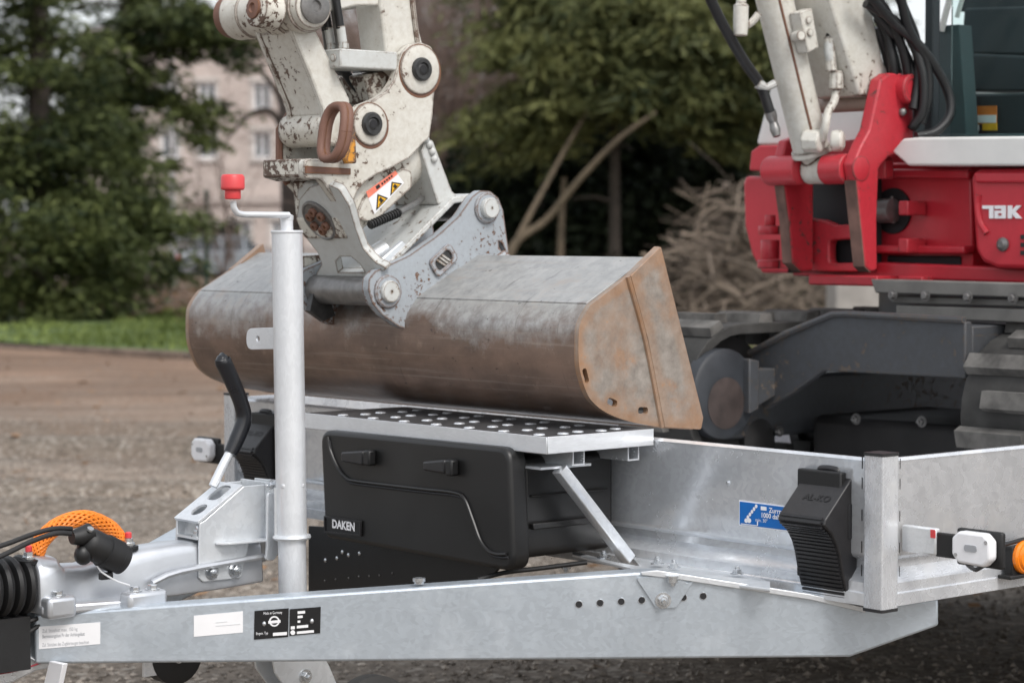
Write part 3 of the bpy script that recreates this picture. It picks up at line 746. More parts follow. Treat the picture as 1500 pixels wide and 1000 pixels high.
# ------------------------------------------------------------------ coupling head, handbrake, jockey stand
def section(b, hw, z0, z1, r=.03):
    r = min(r, hw*.9, (z1-z0)*.45)
    return [(b, 1.0+x, z) for x, z in rr([(-hw, z0), (hw, z0), (hw*.86, z1), (-hw*.86, z1)], [.006,.006,r,r], 4)]
def loft(secs):
    b = MB(); n = len(secs[0]); v = [p for s_ in secs for p in s_]
    f = [[i*n+j, i*n+(j+1) % n, (i+1)*n+(j+1) % n, (i+1)*n+j] for i in range(len(secs)-1) for j in range(n)]
    f += [list(range(n-1,-1,-1)), [(len(secs)-1)*n+j for j in range(n)]]
    return b.add(v, f)
secs = [section(-1.078,.046,.505,.590,.04), section(-1.07,.051,.497,.594,.04), section(-1.035,.049,.497,.590,.035), section(-1.022,.040,.497,.574,.03), section(-.98,.036,.497,.572,.035), section(-.93,.040,.499,.582,.035), section(-.88,.043,.499,.589,.03), section(-.80,.043,.499,.592,.022), section(-.70,.041,.501,.590,.016), section(-.61,.041,.505,.578,.012)]
cp = loft(secs).build('coupling_housing', M['cast'], T, bevel=.003)
b = MB(); b.pz([(-1.078,.945),(-.90,.9),(-.86,.93),(-.86,1.07),(-.90,1.1),(-1.078,1.055)], .495, .512); b.build('casting_flange', M['cast'], cp, bevel=.005, seg=3)
for bb, aa, w_ in ((-1.048,.945,.028), (-.905,.90,.04), (-1.048,1.055,.028), (-.905,1.10,.04)):
    b = MB(); b.box(bb-w_, bb+w_, aa-.018, aa+.018, .489, .527); lug = b.build('bolt_lug', M['cast'], cp, bevel=.008, seg=3)
    for k in ((0,) if w_ < .035 else (-.018, .018)):
        q = MB(); q.bolt((bb+k, aa, .5265), (0,0,1), .009, .007, 0); q.build('bolt', M['bolt'], cp)
b = MB(); b.tube([(-.86,.945,.53),(-.80,.945,.545),(-.62,.948,.555)], .006, 8, 3); b.build('casting_rib', M['cast'], cp)
# black rubber bellows
b = MB(); pr_ = [(.03,0)]
for k in range(7):
    t_ = .006+k*.022; pr_ += [(.038,t_),(.050,t_+.003),(.053,t_+.009),(.050,t_+.015),(.038,t_+.018)]
b.lathe((-1.074,1.0,.543), (-1,0,0), pr_, 28); b.build('bellows', M['rubber'], T)
b = MB(); b.cyl((-1.21,1,.543), (-1.5,1,.543), .025); b.build('drawbar_shaft', M['galv'], T)
b = MB(); b.lathe((-1.5,1,.535), (-1,0,0), [(.02,0),(.035,.02),(.04,.06),(.04,.13),(.03,.155)], 20); b.build('coupling_head', M['cast'], T)
b = MB(); b.box(-1.2, -1.085, .975, 1.03, .40, .492); b.build('coupling_underside', M['rubber'], T)
# grease nipples with red caps
for nm, xy in (('a', (-1.0813,0.985,0.6035)), ('b', (-0.8829,0.985,0.61))):
    x_, y_, z_ = xy; q = MB(); q.lathe((x_, y_, z_-.022), (0,0,1), [(.018,0),(.018,.006),(.010,.008)], 16); w1 = q.build('nipple_washer', M['rubber'], cp)
    q = MB(); q.lathe((x_, y_, z_-.014), (0,0,1), [(.012,0),(.012,.004),(.009,.005),(.009,.012),(.005,.013)], 6); q.build('nipple_nut', M['bolt'], cp)
    q = MB(); q.lathe((x_, y_, z_-.001), (0,0,1), [(.006,0),(.006,.008),(.004,.010)], 12); q.build('nipple_cap', M['red_knob'], cp)
# orange mesh sleeve over the grab handle, strands woven as geometry
P_ = spline([(-1.0598,1,0.5929),(-1.0463,1,0.6178),(-1.0112,1,0.6411),(-0.9622,1,0.6479),(-0.9182,1,0.631),(-0.8961,1,0.6096),(-0.8851,1,0.5916)], 10)
b = MB(); b.tube(P_, .0085, 10, 0); hd = b.build('grab_handle', plain('orange_core', (.30, .075, .006), .6), T)
b = MB(); NS = 11; m_ = len(P_)
ang_ = []
for dirn in (1, -1):
    for k in range(NS):
        path = []
        for i in range(m_):
            d = (P_[min(i+1,m_-1)]-P_[max(i-1,0)]).normalized(); e = Vector((0,1,0)); g = d.cross(e).normalized(); t_ = 2*PI*k/NS+dirn*i*.16
            path.append(P_[i]+(e*math.cos(t_)+g*math.sin(t_))*.0128)
        b.tube(path, .0024, 5, 0)
b.build('orange_mesh_sleeve', M['orange'], hd)

# handbrake bracket: folded channel
NA, FA = .955, 1.035
chk = [(-0.7516,0.6264),(-0.7413,0.6305),(-0.6565,0.6863),(-0.6096,0.6867),(-0.6087,0.5843),(-0.6436,0.5835),(-0.6636,0.5187),(-0.7451,0.5193),(-0.7552,0.5277)]
b = MB(); b.pa(rr(chk, [.002,.004,.004,.002,.002,.003,.006,.006,.006], 3), NA, NA+.005); hb = b.build('handbrake_bracket', M['zinc_white'], T, bevel=.0012)
b = MB(); b.pa(rr(chk, [.002,.004,.004,.002,.002,.003,.006,.006,.006], 3), FA-.005, FA); b.build('bracket_cheek', M['zinc_white'], hb, bevel=.0012)
tp = [(-0.7545,0.626),(-0.6565,0.6863)]
A0, A1 = Vector((tp[0][0], 0, tp[0][1])), Vector((tp[1][0], 0, tp[1][1])); du = (A1-A0).normalized(); LL = (A1-A0).length
nu = Vector((-du.z, 0, du.x))
b = MB(); b.ext(A0, (0,1,0), du, nu, rr([(NA+.0005, 0), (FA-.0005, 0), (FA-.0005, LL), (NA+.0005, LL)], .003), -.001, .004, [circ((.992, .032), .0165, 20), rr([(.975,.062),(1.012,.062),(1.012,LL-.008),(.975,LL-.008)], .015, 6)])
b.build('bracket_top', M['zinc_white'], hb, bevel=.0008)
b = MB(); b.box(tp[0][0]-.001, tp[0][0]+.03, NA+.005, FA-.005, tp[0][1]-.030, tp[0][1]-.026); b.build('bracket_floor', M['zinc_white'], hb)
q = MB(); q.bolt((tp[0][0]+.012, .975, tp[0][1]-.026), (0,0,1), .009, .010, .008); q.build('bolt', M['bolt'], hb)
for p in [(-0.7273,0.5362),(-0.6769,0.5351)]:
    q = MB(); q.bolt((p[0], NA-.0005, p[1]), (0,-1,0), .0095, .009, .007); q.build('bolt', M['bolt'], hb)
b = MB(); gs = [(-0.8116,0.8226),(-0.7742,0.8509),(-0.7433,0.7634),(-0.7631,0.7329),(-0.8157,0.7785)]
g0 = (-0.7239,0.5993); g1 = (-0.6087,0.5868)
b.pz(rr([(g0[0], NA-.0005), (g0[0]+.02, NA-.022), (g1[0], NA-.03), (g1[0], NA-.0005)], .004), g1[1]-.002, g1[1]+.002); b.build('gusset', M['zinc_white'], hb, bevel=.001)
f0 = (-0.6459,0.6868)
b = MB(); b.box(g1[0]-.001, g1[0]+.006, .905, FA, g1[1]+.002, f0[1]+.004); b.build('bracket_flange', M['zinc_white'], hb, bevel=.001)
for zz in (.02, .045, .075, .10):
    q = MB(); q.bolt((g1[0]-.0015, .93, g1[1]+zz), (-1,0,0), .007, .006, .006); q.build('bolt', M['bolt'], hb)
# handbrake lever
b = MB(); b.tube([(-0.6934,1,0.6852),(-0.6738,1,0.7178),(-0.6495,1,0.754)], [.0085,.0085,.0085], 14, 4); lv = b.build('handbrake_lever', M['galv_bright'], T)
b = MB(); b.tube([(-0.6556,1,0.7431),(-0.6419,1,0.7662),(-0.625,1,0.8032),(-0.6308,1,0.8351),(-0.6487,1,0.8738),(-0.6694,1,0.9123),(-0.6717,1,0.9174)], [.0125,.0145,.0150,.0142,.0150,.0160,.012], 18, 6); b.build('lever_grip', M['grip'], lv)
q = MB(); e_ = (-0.6709,1,0.9149); q.ball(e_, .0125, (1,1,1)); q.build('grip_end', M['grip'], lv)

# jockey stand
JA, JB, JR = .88, -.603, .0278
JD = Vector((-.0012, .014, .8)).normalized()
def J(z): t_ = (z-.6)/JD.z; return Vector((JB, JA, .6))+JD*t_
b = MB(); b.cyl(J(.59), J(1.148), JR, None, 32); jk = b.build('jockey_stand', M['galv_bright'], T)
b = MB(); b.cyl(J(.415), J(.592), JR*.92, None, 32); b.build('inner_tube', M['galv_bright'], jk)
b = MB(); b.cyl(J(1.148), J(1.153), JR+.0015, None, 32); b.build('tube_cap', M['galv_bright'], jk, bevel=.001)
b = MB(); b.lathe(J(.592), JD, [(JR,0),(JR+.006,.001),(JR+.0075,.004),(JR+.006,.008),(JR,.009)], 32); b.build('clamp_ring', M['zinc_white'], jk)
b = MB(); b.cyl(J(1.153), J(1.178), .0115); b.build('crank_spindle', M['galv_bright'], jk, bevel=.001)
kz = J(1.178)
kp = [(-0.6064,0.88,1.1808),(-0.6706,0.88,1.1811),(-0.7117,0.88,1.1821),(-0.724,0.88,1.1911),(-0.7268,0.88,1.2044)]
b = MB(); b.tube(kp, .0058, 12, 6); b.lathe(kz-Vector((0,0,.006)), (0,0,1), [(.0125,0),(.0125,.008),(.009,.010)], 16); b.build('crank_arm', M['galv_bright'], jk)
kn = (-0.7275,0.88,1.208); b = MB(); b.lathe(kn, (0,0,1), [(.0135,0),(.0145,.002),(.0145,.014),(.0145,.016)], 16); b.build('crank_knob', M['red_knob'], jk, bevel=.001)
b = MB(); b.lathe(Vector(kn)+Vector((0,0,.016)), (0,0,1), [(.0185,0),(.0215,.003),(.0215,.023),(.0185,.028),(.0,.0285)], 16); b.build('crank_knob_head', M['red_knob'], jk, bevel=.0015)
tb = rr([(1.0092,0.9718),(0.9,0.9777),(0.9003,0.938),(1.0096,0.9326)], [.019,0,0,.019], 6)
b = MB(); b.pb(tb, -.612, -.607, [circ((0.9718,0.9541), .0055, 14)]); b.build('locking_tab', M['galv_bright'], jk, bevel=.001)
# bracket plates from the handbrake channel to the stand
b = MB(); zt = f0[1]+.002; b.pz(rr([(g1[0]+.004, FA-.01), (g1[0]+.004, .92), (JB-.03, JA-.01), (JB+.012, JA-.028), (JB+.02, JA+.03)], .006), zt, zt+.006); jb = b.build('stand_bracket', M['zinc_white'], T, bevel=.0015)
b = MB(); b.pa(rr([(-0.626,0.6765),(-0.5941,0.6667),(-0.5881,0.6486),(-0.5885,0.5792),(-0.6131,0.5499),(-0.6313,0.5516),(-0.6281,0.5764)], .006), .922, .928); b.build('bracket_web', M['zinc_white'], jb, bevel=.001)
b = MB(); b.ext((JB-.03, JA+.012, 0), (.5,-.8,0), (0,0,1), (.8,.5,0), [(0,.60),(.03,.60),(.03,zt-.002),(0,zt-.002)], 0, .005); b.build('bracket_web', M['zinc_white'], jb)
# swivel wheel under the stand
b = MB(); fpoly = rr([(-0.6725,0.4033),(-0.5636,0.3904),(-0.5422,0.3564),(-0.5066,0.2822),(-0.4912,0.2228),(-0.5613,0.2265),(-0.637,0.3245),(-0.6638,0.359)], .008)
b.pa(fpoly, .848, .853); b.pa(fpoly, .907, .912); fo = b.build('wheel_fork', M['zinc_white'], jk, bevel=.0015)
b = MB(); b.pa([(-0.6725,0.4033),(-0.5636,0.3904),(-0.5545,0.3742),(-0.6607,0.387)], .853, .907); b.build('fork_plate', M['zinc_white'], fo, bevel=.001)
p = (-0.5975,0.3447)
q = MB(); q.bolt((p[0], .848, p[1]), (0,-1,0), .009, .008, .006); q.build('bolt', M['bolt'], fo)
p = (-0.4246,0.2207)
q = MB(); q.lathe((p[0], .855, p[1]), (0,1,0), [(.05,0),(.085,.0),(.10,.012),(.10,.038),(.085,.05),(.05,.05)], 40); jw = q.build('jockey_wheel', plain('worn_tyre', (.035,.034,.033), .75, 0, .3, 20, .0006), jk)
q = MB(); q.lathe((p[0], .858, p[1]), (0,1,0), [(.015,-.004),(.015,0),(.05,.004),(.05,.04),(.015,.044)], 24); q.build('wheel_hub', M['galv'], jw)
# roller and bracket beneath the rail
q = MB(); c_ = (-0.8144,0.93,0.3969); q.lathe((c_[0], c_[1], c_[2]), (0,1,0), [(.012,0),(.04,0),(.052,.004),(.052,.04),(.04,.044),(.012,.044)], 32); rl = q.build('support_roller', M['rubber'], T)
q = MB(); q.bolt((c_[0], c_[1]-.0005, c_[2]+.002), (0,-1,0), .010, .012, .004); q.build('bolt', M['bolt'], rl)
b = MB(); b.box(c_[0]-.07, c_[0]-.02, c_[1]+.005, c_[1]+.01, c_[2]-.03, .42); b.build('roller_bracket', M['galv'], rl)
b = MB(); b.pb([(0.9562,0.4133),(0.9099,0.4151),(0.9292,0.3676),(0.9806,0.3599)], -1.06, -1.05); b.build('safety_bar', M['print_white'], T, bevel=.001)
b = MB(); b.ext(RO, RU, (0,0,1), RNn, [(-0.0398,0.4329),(0.002,0.4064),(0.0347,0.4061),(0.0346,0.399),(-0.0052,0.391),(-0.0521,0.3677),(-0.0871,0.3681)], -.045, -.02); b.build('coupling_skirt', M['galv'], T, bevel=.003)
# chock holders
for side in (0, 1):
    a0 = .105 if side == 0 else W_-.205
    b = MB(); b.box(-.006, .009, a0-.016, a0+.085, .545, .735); b.build('chock_holder', M['rubber'], T, bevel=.003)

# ------------------------------------------------------------------ wheel chocks
def chock(label, src=None):
    t = thing('wheel_chock', label, 'wheel chock', (-.004, .10, .52), 'wheel chocks clipped to the front wall')
    A0_ = CHA
    side = [(0.0145,0.7288),(-0.0574,0.6587),(-0.0608,0.6485),(-0.0395,0.6314),(-0.0252,0.6101),(-0.0179,0.5917),(-0.0087,0.5553),(0.0061,0.5098),(0.0187,0.5073),(0.0274,0.5338),(0.0236,0.7246)]
    b = MB(); b.pa(rr(side, .004), A0_, A0_+.108); body = b.build('chock_body', M['chock'], t, bevel=.0035, seg=3)
    curve = [Vector((p[0], 0, p[1])) for p in side[1:8]]; curve = spline(curve, 14)
    tot = sum((curve[i+1]-curve[i]).length for i in range(len(curve)-1)); N = 22; step = tot/N; acc = 0; k = 0
    for i in range(len(curve)-1):
        L = (curve[i+1]-curve[i]).length
        while acc+L >= k*step and k < N:
            q = curve[i].lerp(curve[i+1], (k*step-acc)/max(L, 1e-6)); d = (curve[i+1]-curve[i]).normalized()
            r = MB(); r.box(-.0035, .001, A0_+.006, A0_+.102, -.0022, .0022)
            ang = math.atan2(d.x, -d.z)
            mt = Matrix.Translation((q.x, 0, q.z)) @ Matrix.Rotation(ang*-1, 4, 'Y')
            r.v = [mt @ v for v in r.v]; r.build('grip_rib', M['chock'], body, smooth=False); k += 1
        acc += L
    top = [Vector((p[0], 0, p[1])) for p in side[:2]]
    dv = (top[0]-top[1]).normalized()
    lettering('AL-KO', (top[1].x+dv.x*.038, A0_+.078, top[1].z+dv.z*.038), (0,-1,0), dv, .019, M['black'], t, .02, 1.1, depth=.001)
    h = MB(); h.tube([(top[0].x+.004, A0_+.075, top[0].z-.002), (top[0].x-.004, A0_+.07, top[0].z+.008), (top[0].x-.004, A0_+.035, top[0].z+.008), (top[0].x+.004, A0_+.03, top[0].z-.002)], .006, 10, 5); h.build('handle_loop', M['chock'], t)
    sl = MB(); sl.box(side[-1][0]-.022, side[-1][0]-.006, A0_-.0016, A0_+.002, .62, .68); sl.build('side_recess', M['hole'], t, bevel=.001)
    return t
CHA = .078
ck = chock('black ribbed plastic wheel chock beside the near corner post and blue label')
c2 = ck.copy(); C.objects.link(c2); BASE[c2.name] = BASE[ck.name]
for ch in ck.children:
    c = ch.copy(); C.objects.link(c); c.parent = c2
    for g in ch.children:
        d = g.copy(); C.objects.link(d); d.parent = c
c2.location = ck.location + VA*(W_-.29); c2['label'] = 'black wheel chock half hidden behind the handbrake lever grip'

# ------------------------------------------------------------------ plug with its cables, lying over the coupling
pg = thing('trailer_plug', 'black round electrical plug with twin cables hanging over the coupling', 'electrical plug', (-.95, .9, .6))
ax = [(-1.0023,0.93,0.6187),(-0.9197,0.93,0.5742)]; p0, p1 = Vector(ax[0]), Vector(ax[1]); dd = (p1-p0).normalized()
b = MB(); b.lathe(p0-dd*.006, dd, [(.014,0),(.023,.006),(.027,.016),(.027,.046),(.0295,.047),(.0295,.076),(.0265,.078),(.0265,.09),(.021,.091),(.020,.078)], 28); b.build('plug_shell', M['rubber'], pg)
b = MB(); b.ball(Vector((-1.0095,0.925,0.5962)), .0165, (1,.9,1.1)); b.build('hinge_cover', M['black'], pg)
b = MB(); b.tube([(-0.9944,0.925,0.6338),(-1.0146,0.925,0.6285),(-1.0319,0.925,0.6276)], [.017,.016,.012], 14, 4); b.build('cable_boot', M['rubber'], pg)
q = MB(); c_ = (-1.0045,0.91,0.6397); q.lathe(c_, (0,-.5,.8), [(.006,0),(.006,.004)], 8); q.build('screw', M['bolt'], pg)
b = MB(); b.box(*[x for pr in zip(Vector((-0.9624,0.93,0.5544))-Vector((.012,.006,.006)), Vector((-0.9624,0.93,0.5544))+Vector((.012,.006,.006))) for x in pr]); b.build('latch_tab', M['rubber'], pg, bevel=.002)
b = MB(); b.tube([(-1.0288,0.93,0.6422),(-1.0645,0.93,0.6452),(-1.1022,0.94,0.6369),(-1.142,0.95,0.6242),(-1.2005,0.96,0.6099)], .0044, 10); b.build('cable', M['rubber'], pg)
b = MB(); b.tube([(-1.036,0.92,0.6355),(-1.0677,0.92,0.6382),(-1.1079,0.93,0.6267),(-1.1477,0.94,0.6095),(-1.206,0.95,0.5885)], .0044, 10); b.build('cable', M['rubber'], pg)
b = MB(); b.tube([(-0.9798,0.93,0.5739),(-0.9721,0.925,0.5619),(-0.951,0.915,0.5466),(-0.9298,0.905,0.5373)], .0018, 8); b.build('retaining_wire', M['galv_bright'], pg)
bc = MB(); bc.tube([(-1.1744,0.99,0.3968),(-1.1256,0.98,0.3991),(-1.0889,0.98,0.4028),(-1.0596,0.985,0.4068)], .0017, 8); tag(bc.build('breakaway_cable', plain('dark_red_cable', (.22, .02, .03), .4)), 'thin dark red breakaway cable below the black bellows', 'cable')
o = bpy.data.objects['breakaway_cable']; o.location = ORG; o.rotation_euler = (0, 0, ANG)
for i, pth in enumerate(([(-1.1864,0.99,0.4624),(-1.1416,0.99,0.4514),(-1.0985,0.985,0.4765),(-1.0682,0.98,0.4857)], [(-1.1868,0.99,0.4333),(-1.1354,0.99,0.433),(-1.0921,0.985,0.4581),(-1.0644,0.98,0.4734)])):
    bc = MB(); bc.tube(pth, .0042, 8); bc.build('brake_cable', M['rubber'], T)

# ------------------------------------------------------------------ the excavator standing on the trailer
X = thing('excavator', 'red and white mini excavator on the trailer, wide rusty bucket resting on the platform', 'excavator', (1.8, .97, .52))

# --- bucket
back = [(0.0547,1.1227),(-0.026,1.0666),(-0.0963,1.028),(-0.1223,1.0145),(-0.1446,0.9859),(-0.1514,0.9608),(-0.1513,0.9103),(-0.1427,0.877),(-0.1271,0.8458),(-0.1062,0.827),(-0.0782,0.8115),(-0.0394,0.7979),(0.0107,0.7862),(0.0653,0.7773)]
tip = (0.1675,0.7684)
outer = [Vector((p[0], 0, p[1])) for p in back]
sm_ = spline(outer[3:], 4); curve = outer[:4]+sm_[1:]
curve2 = [(v.x, v.z) for v in curve]
top0 = Vector((curve2[0][0], 0, curve2[0][1]))
sheet = [(curve2[0][0]-.012, curve2[0][1]-.020)]+curve2[1:]
inner = []
for i, p in enumerate(sheet):
    q0 = Vector(sheet[max(i-1, 0)]); q1 = Vector(sheet[min(i+1, len(sheet)-1)]); d = (q1-q0).normalized(); inner.append((p[0]-d.y*.009, p[1]+d.x*.009))
BA0, BA1 = .6, 1.925
b = MB(); b.pa(sheet+inner[::-1], BA0+.012, BA1-.012); bk = b.build('bucket', M['bucket'], X, angle=25)
b = MB(); b.pa([(curve2[-1][0]-.01, curve2[-1][1]-.001), (tip[0]-.005, tip[1]-.002), (tip[0]-.005, tip[1]+.010), (curve2[-1][0]-.01, curve2[-1][1]+.012)], BA0+.012, BA1-.012); b.build('cutting_edge', M['bucket_side'], bk, bevel=.002)
side = curve2+[tip]
slot = lambda c, a, b_, r: [(c[0]+x*math.cos(r)-y*math.sin(r), c[1]+x*math.sin(r)+y*math.cos(r)) for x, y in rr([(-a, -b_), (a, -b_), (a, b_), (-a, b_)], b_*.95, 4)]
hs_ = [slot((-0.1341,0.8842), .014, .0055, -1.25), slot((-0.066,0.8315), .013, .0065, -.35), slot((0.0142,0.812), .013, .0065, -.05)]
for a0, a1, near in ((BA0, BA0+.0125, True), (BA1-.0125, BA1, False)):
    b = MB(); b.pa(side, a0, a1, hs_)
    sp_ = b.build('side_plate', M['bucket_side'], bk, angle=25)
    cut = [(0.0583,1.1227),(-0.0207,1.0665),(0.0246,0.9428),(0.0689,0.7765),(0.1657,0.7678),(0.1731,0.7894)]
    cut = rr([curve2[0], (-0.0243,1.0678), (0.0228,0.9428), (0.0671,0.7779), (0.1657,0.7678), (0.1712,0.7908)], [.002,.002,.0,.002,.006,.006], 3)
    b = MB(); b.pa(cut, *((a0-.006, a0+.001) if near else (a1-.001, a1+.006))); sc = b.build('side_cutter', M['bucket_side'], bk, bevel=.0025)
    b = MB(); aa = a0-.001 if near else a1+.001
    P = [((-0.026,1.0666)), ((0.021,0.9429)), ((0.0653,0.778))]
    b.tube([(p[0]-.002, aa, p[1]) for p in P], .0052, 8, 6); b.build('weld_bead', M['bucket_side'], bk)
# lap seam along the back of the bucket
b = MB(); p0 = Vector(curve2[3]); p1 = Vector(curve2[1])
dd = (p0-p1).normalized(); nn = Vector((dd.y, -dd.x)); nn = nn if nn.x < 0 else -nn
b.pa([tuple(p1-dd*.02+nn*.0), tuple(p1-dd*.02+nn*.002), tuple(p0-dd*.004+nn*.0025), tuple(p0-dd*.003-nn*.001)], BA0+.014, BA1-.014); b.build('wear_strip', M['bucket'], bk, bevel=.001)

# --- ears, cross tubes and pins of the bucket
ear = [(0.0273,1.2232),(0.0494,1.2361),(0.0753,1.235),(0.0977,1.221),(0.1108,1.1956),(0.1202,1.1429),(0.1278,1.1014),(0.0418,1.0766),(-0.0675,1.0011),(-0.1174,0.973),(-0.1456,0.9544),(-0.1666,0.9605),(-0.2082,0.9848),(-0.2322,1.0085),(-0.2423,1.0346),(-0.2406,1.0577),(-0.2251,1.0724),(-0.1975,1.0817),(-0.1382,1.1032),(-0.0672,1.1417),(-0.0093,1.1822)]
hole = [(0.0977,1.1329),(0.1089,1.1272),(0.1184,1.1101),(0.1108,1.1058),(0.0996,1.1187)]
for a0 in (1.12, 1.36):
    b = MB(); b.pa(rr(ear, .012, 3), a0, a0+.022, [hole]); er = b.build('ear_plate', M['ear'], bk, bevel=.002)
    for nm, c, r, h in (('p', (-0.196,1.0311), .0225, .016), ('q', (0.0642,1.1995), .0215, .020)):
        if a0 > 1.2: continue
        q = MB(); q.lathe((c[0], a0, c[1]), (0,-1,0), [(r*1.5,-.001),(r*1.5,.004),(r*1.38,.007),(r*1.05,.007)], 32); q.build('pin_boss', M['ear'], er)
        q = MB(); q.lathe((c[0], a0, c[1]), (0,-1,0), [(r,.006),(r,h-.003),(r*.9,h),(.003,h),(.002,h-.003)], 32); q.build('pin_head', M['grey_hitch'], er)
for c, r in (((-0.196,1.0311), .030), ((0.0642,1.1995), .026)):
    q = MB(); q.cyl((c[0], 1.141, c[1]), (c[0], 1.361, c[1]), r, None, 32); q.build('hitch_pin', M['pin'], bk)
# weld fillet at the foot of the near ear
b = MB(); w0, w1 = (-0.1315,0.9637), (0.1202,1.1029)
b.ext((w0[0], 1.12, w0[1]), (0,1,0), (-.5,0,.85), Vector((w1[0]-w0[0], 0, w1[1]-w0[1])).normalized(), [(0,-.006),(-.016,-.006),(0,.014)], 0, math.hypot(w1[0]-w0[0], w1[1]-w0[1])); b.build('weld_fillet', M['ear'], bk, bevel=.002)
# raised badge on the ear
bc_ = (-0.0529,1.0929); ba = math.radians(36)
def bd(x, y): return (bc_[0]+x*math.cos(ba)-y*math.sin(ba), bc_[1]+x*math.sin(ba)+y*math.cos(ba))
ov = [bd(*p) for p in rr([(-.034,-.021),(.034,-.021),(.034,.021),(-.034,.021)], .012, 5)]; iv = [bd(*p) for p in rr([(-.024,-.013),(.024,-.013),(.024,.013),(-.024,.013)], .012, 5)]
b = MB(); b.pa(ov, 1.1135, 1.1202, [iv]); mb = b.build('cast_badge', M['ear'], bk, bevel=.0015)
b = MB()
for x0, x1 in ((-.017,-.008),(-.008,.0),(.0,.008)):
    b.pa([bd(x0,.012), bd(x0+.005,.012), bd(x1+.008,-.012), bd(x1+.003,-.012)], 1.1145, 1.1202)
b.build('badge_emblem', M['grey_hitch'], mb)
b = MB(); b.pa(iv, 1.1185, 1.1201); b.build('badge_recess', M['pin_dark'], mb, smooth=False)
# stiffener tab at the far ear foot
b = MB(); b.pa([(-0.2251,1.0231),(-0.1815,1.0081),(-0.1693,0.9766),(-0.1992,0.9659),(-0.2339,0.988)], 1.33, 1.345); b.build('ear_stiffener', M['pin_dark'], bk)

# --- tilting quick hitch
GO, GU, GV = Vector((-.27, 1.24, 1.177)), Vector((0,1,0)), Vector((-.545, 0, .8387)); GN = Vector((.8387, 0, .545))
arch = [(0.0763,0.0044),(0.0319,0.05),(-0.0211,0.0768),(-0.077,0.087),(-0.1178,0.0719),(-0.1222,0.032),(-0.1038,-0.0241),(-0.0946,-0.068),(-0.1117,-0.1006),(-0.1449,-0.1165),(-0.0813,-0.1306),(-0.0765,-0.1373),(0.1169,-0.1406),(0.1091,-0.1302),(0.0731,-0.1077),(0.0659,-0.079),(0.0829,-0.0355)]
ch_ = circ((0, 0), .001, 8)
win = [(0.0206,-0.1004),(-0.0021,-0.0885),(-0.0415,-0.0881),(-0.0581,-0.1061),(-0.0597,-0.1259),(0.0335,-0.1274)]
b = MB(); b.ext(GO, GU, GV, GN, rr(arch, .012, 3), -.005, .012, [win]); qh = b.build('quick_hitch', M['grey_hitch'], X, bevel=.002)
b = MB(); b.lathe(GO+GN*.012, GN, [(.078,0),(.078,.012),(.07,.014)], 36); b.build('flange_ring', M['grey_hitch'], qh, bevel=.001)
b = MB(); b.lathe(GO-GN*.005, -GN, [(.046,-.002),(.046,.004),(.042,.006),(.038,.003),(.0,.003)], 32); fp = b.build('end_cap', M['pin'], qh)
for k in range(6):
    an = PI/6+k*PI/3; p = GO+GU*math.cos(an)*.022+GV*math.sin(an)*.022-GN*.008
    q = MB(); q.lathe(p, -GN, [(.0098,0),(.0098,.006),(.0085,.008),(.004,.008),(.004,.003)], 12); q.build('cap_bolt', M['rust'], fp)
b = MB(); b.lathe(GO+GN*.026, GN, [(.068,0),(.068,.11),(.060,.115),(.060,.16),(.066,.165),(.066,.235),(.05,.245)], 36); b.build('tilt_actuator', M['white_worn'], qh)
# saddle plate between the ears
s0, s1, s2 = (-0.1901,1.0759), (-0.0049,1.2217), (0.0837,1.2311)
b = MB(); b.pa([s0, s1, s2, (s2[0], s2[1]-.012), (s1[0]+.004, s1[1]-.013), (s0[0]+.008, s0[1]-.01)], 1.1425, 1.3595); b.build('saddle_plate', M['grey_hitch'], qh, bevel=.003)
b = MB(); b.pa(rr([(-0.0713,1.315),(-0.0587,1.3418),(-0.0407,1.3381),(0.01,1.2349),(0.0247,1.2251),(-0.0265,1.2063),(-0.0481,1.2595)], .004), 1.165, 1.315); ra = b.build('rear_arch', M['grey_hitch'], qh, bevel=.002)
for q_ in [(-0.0524,1.3291),(-0.0452,1.3153),(-0.0398,1.3),(-0.0613,1.34)]:
    q = MB(); q.ball((q_[0], 1.163, q_[1]), .008, (1,1,1), 10, 7); q.build('arch_bolt', M['grey_hitch'], ra)
b = MB(); b.pa([(-0.212,1.0788),(-0.1877,1.0978),(-0.1352,1.1334),(-0.1176,1.1167),(-0.1669,1.0784)], 1.146, 1.16); b.build('locking_wedge', M['zinc_white'], qh, bevel=.003)
q = MB(); c_ = [(-0.181,1.2,1.0931),(-0.1389,1.2,1.1137)]; q.cyl(c_[0], c_[1], .022, None, 20); q.build('locking_bolt', M['zinc_white'], qh, bevel=.002)
b = MB(); b.pa([(-0.2154,1.1005),(-0.1219,1.1041),(-0.1094,1.0811),(-0.1309,1.0755),(-0.2155,1.0764)], 1.38, 1.40); b.build('lock_latch', M['white_worn_more'], qh, bevel=.002)
b = MB(); c_ = [(-0.2134,1.155,1.1637),(-0.1368,1.155,1.1901)]; b.tube(c_, .0075, 10, 2)
for k in range(12):
    p = Vector(c_[0]).lerp(Vector(c_[1]), (k+.5)/12); d = (Vector(c_[1])-Vector(c_[0])).normalized(); b.lathe(p-d*.0018, d, [(.0075,0),(.0098,.001),(.0098,.0026),(.0075,.0036)], 10)
b.build('hose_spiral_guard', M['rubber'], qh)
b = MB(); b.tube([(-0.1368,1.155,1.1901),(-0.0894,1.17,1.2058),(-0.0421,1.2,1.2206)], .007, 10, 3); b.build('hydraulic_hose', M['pin'], qh)

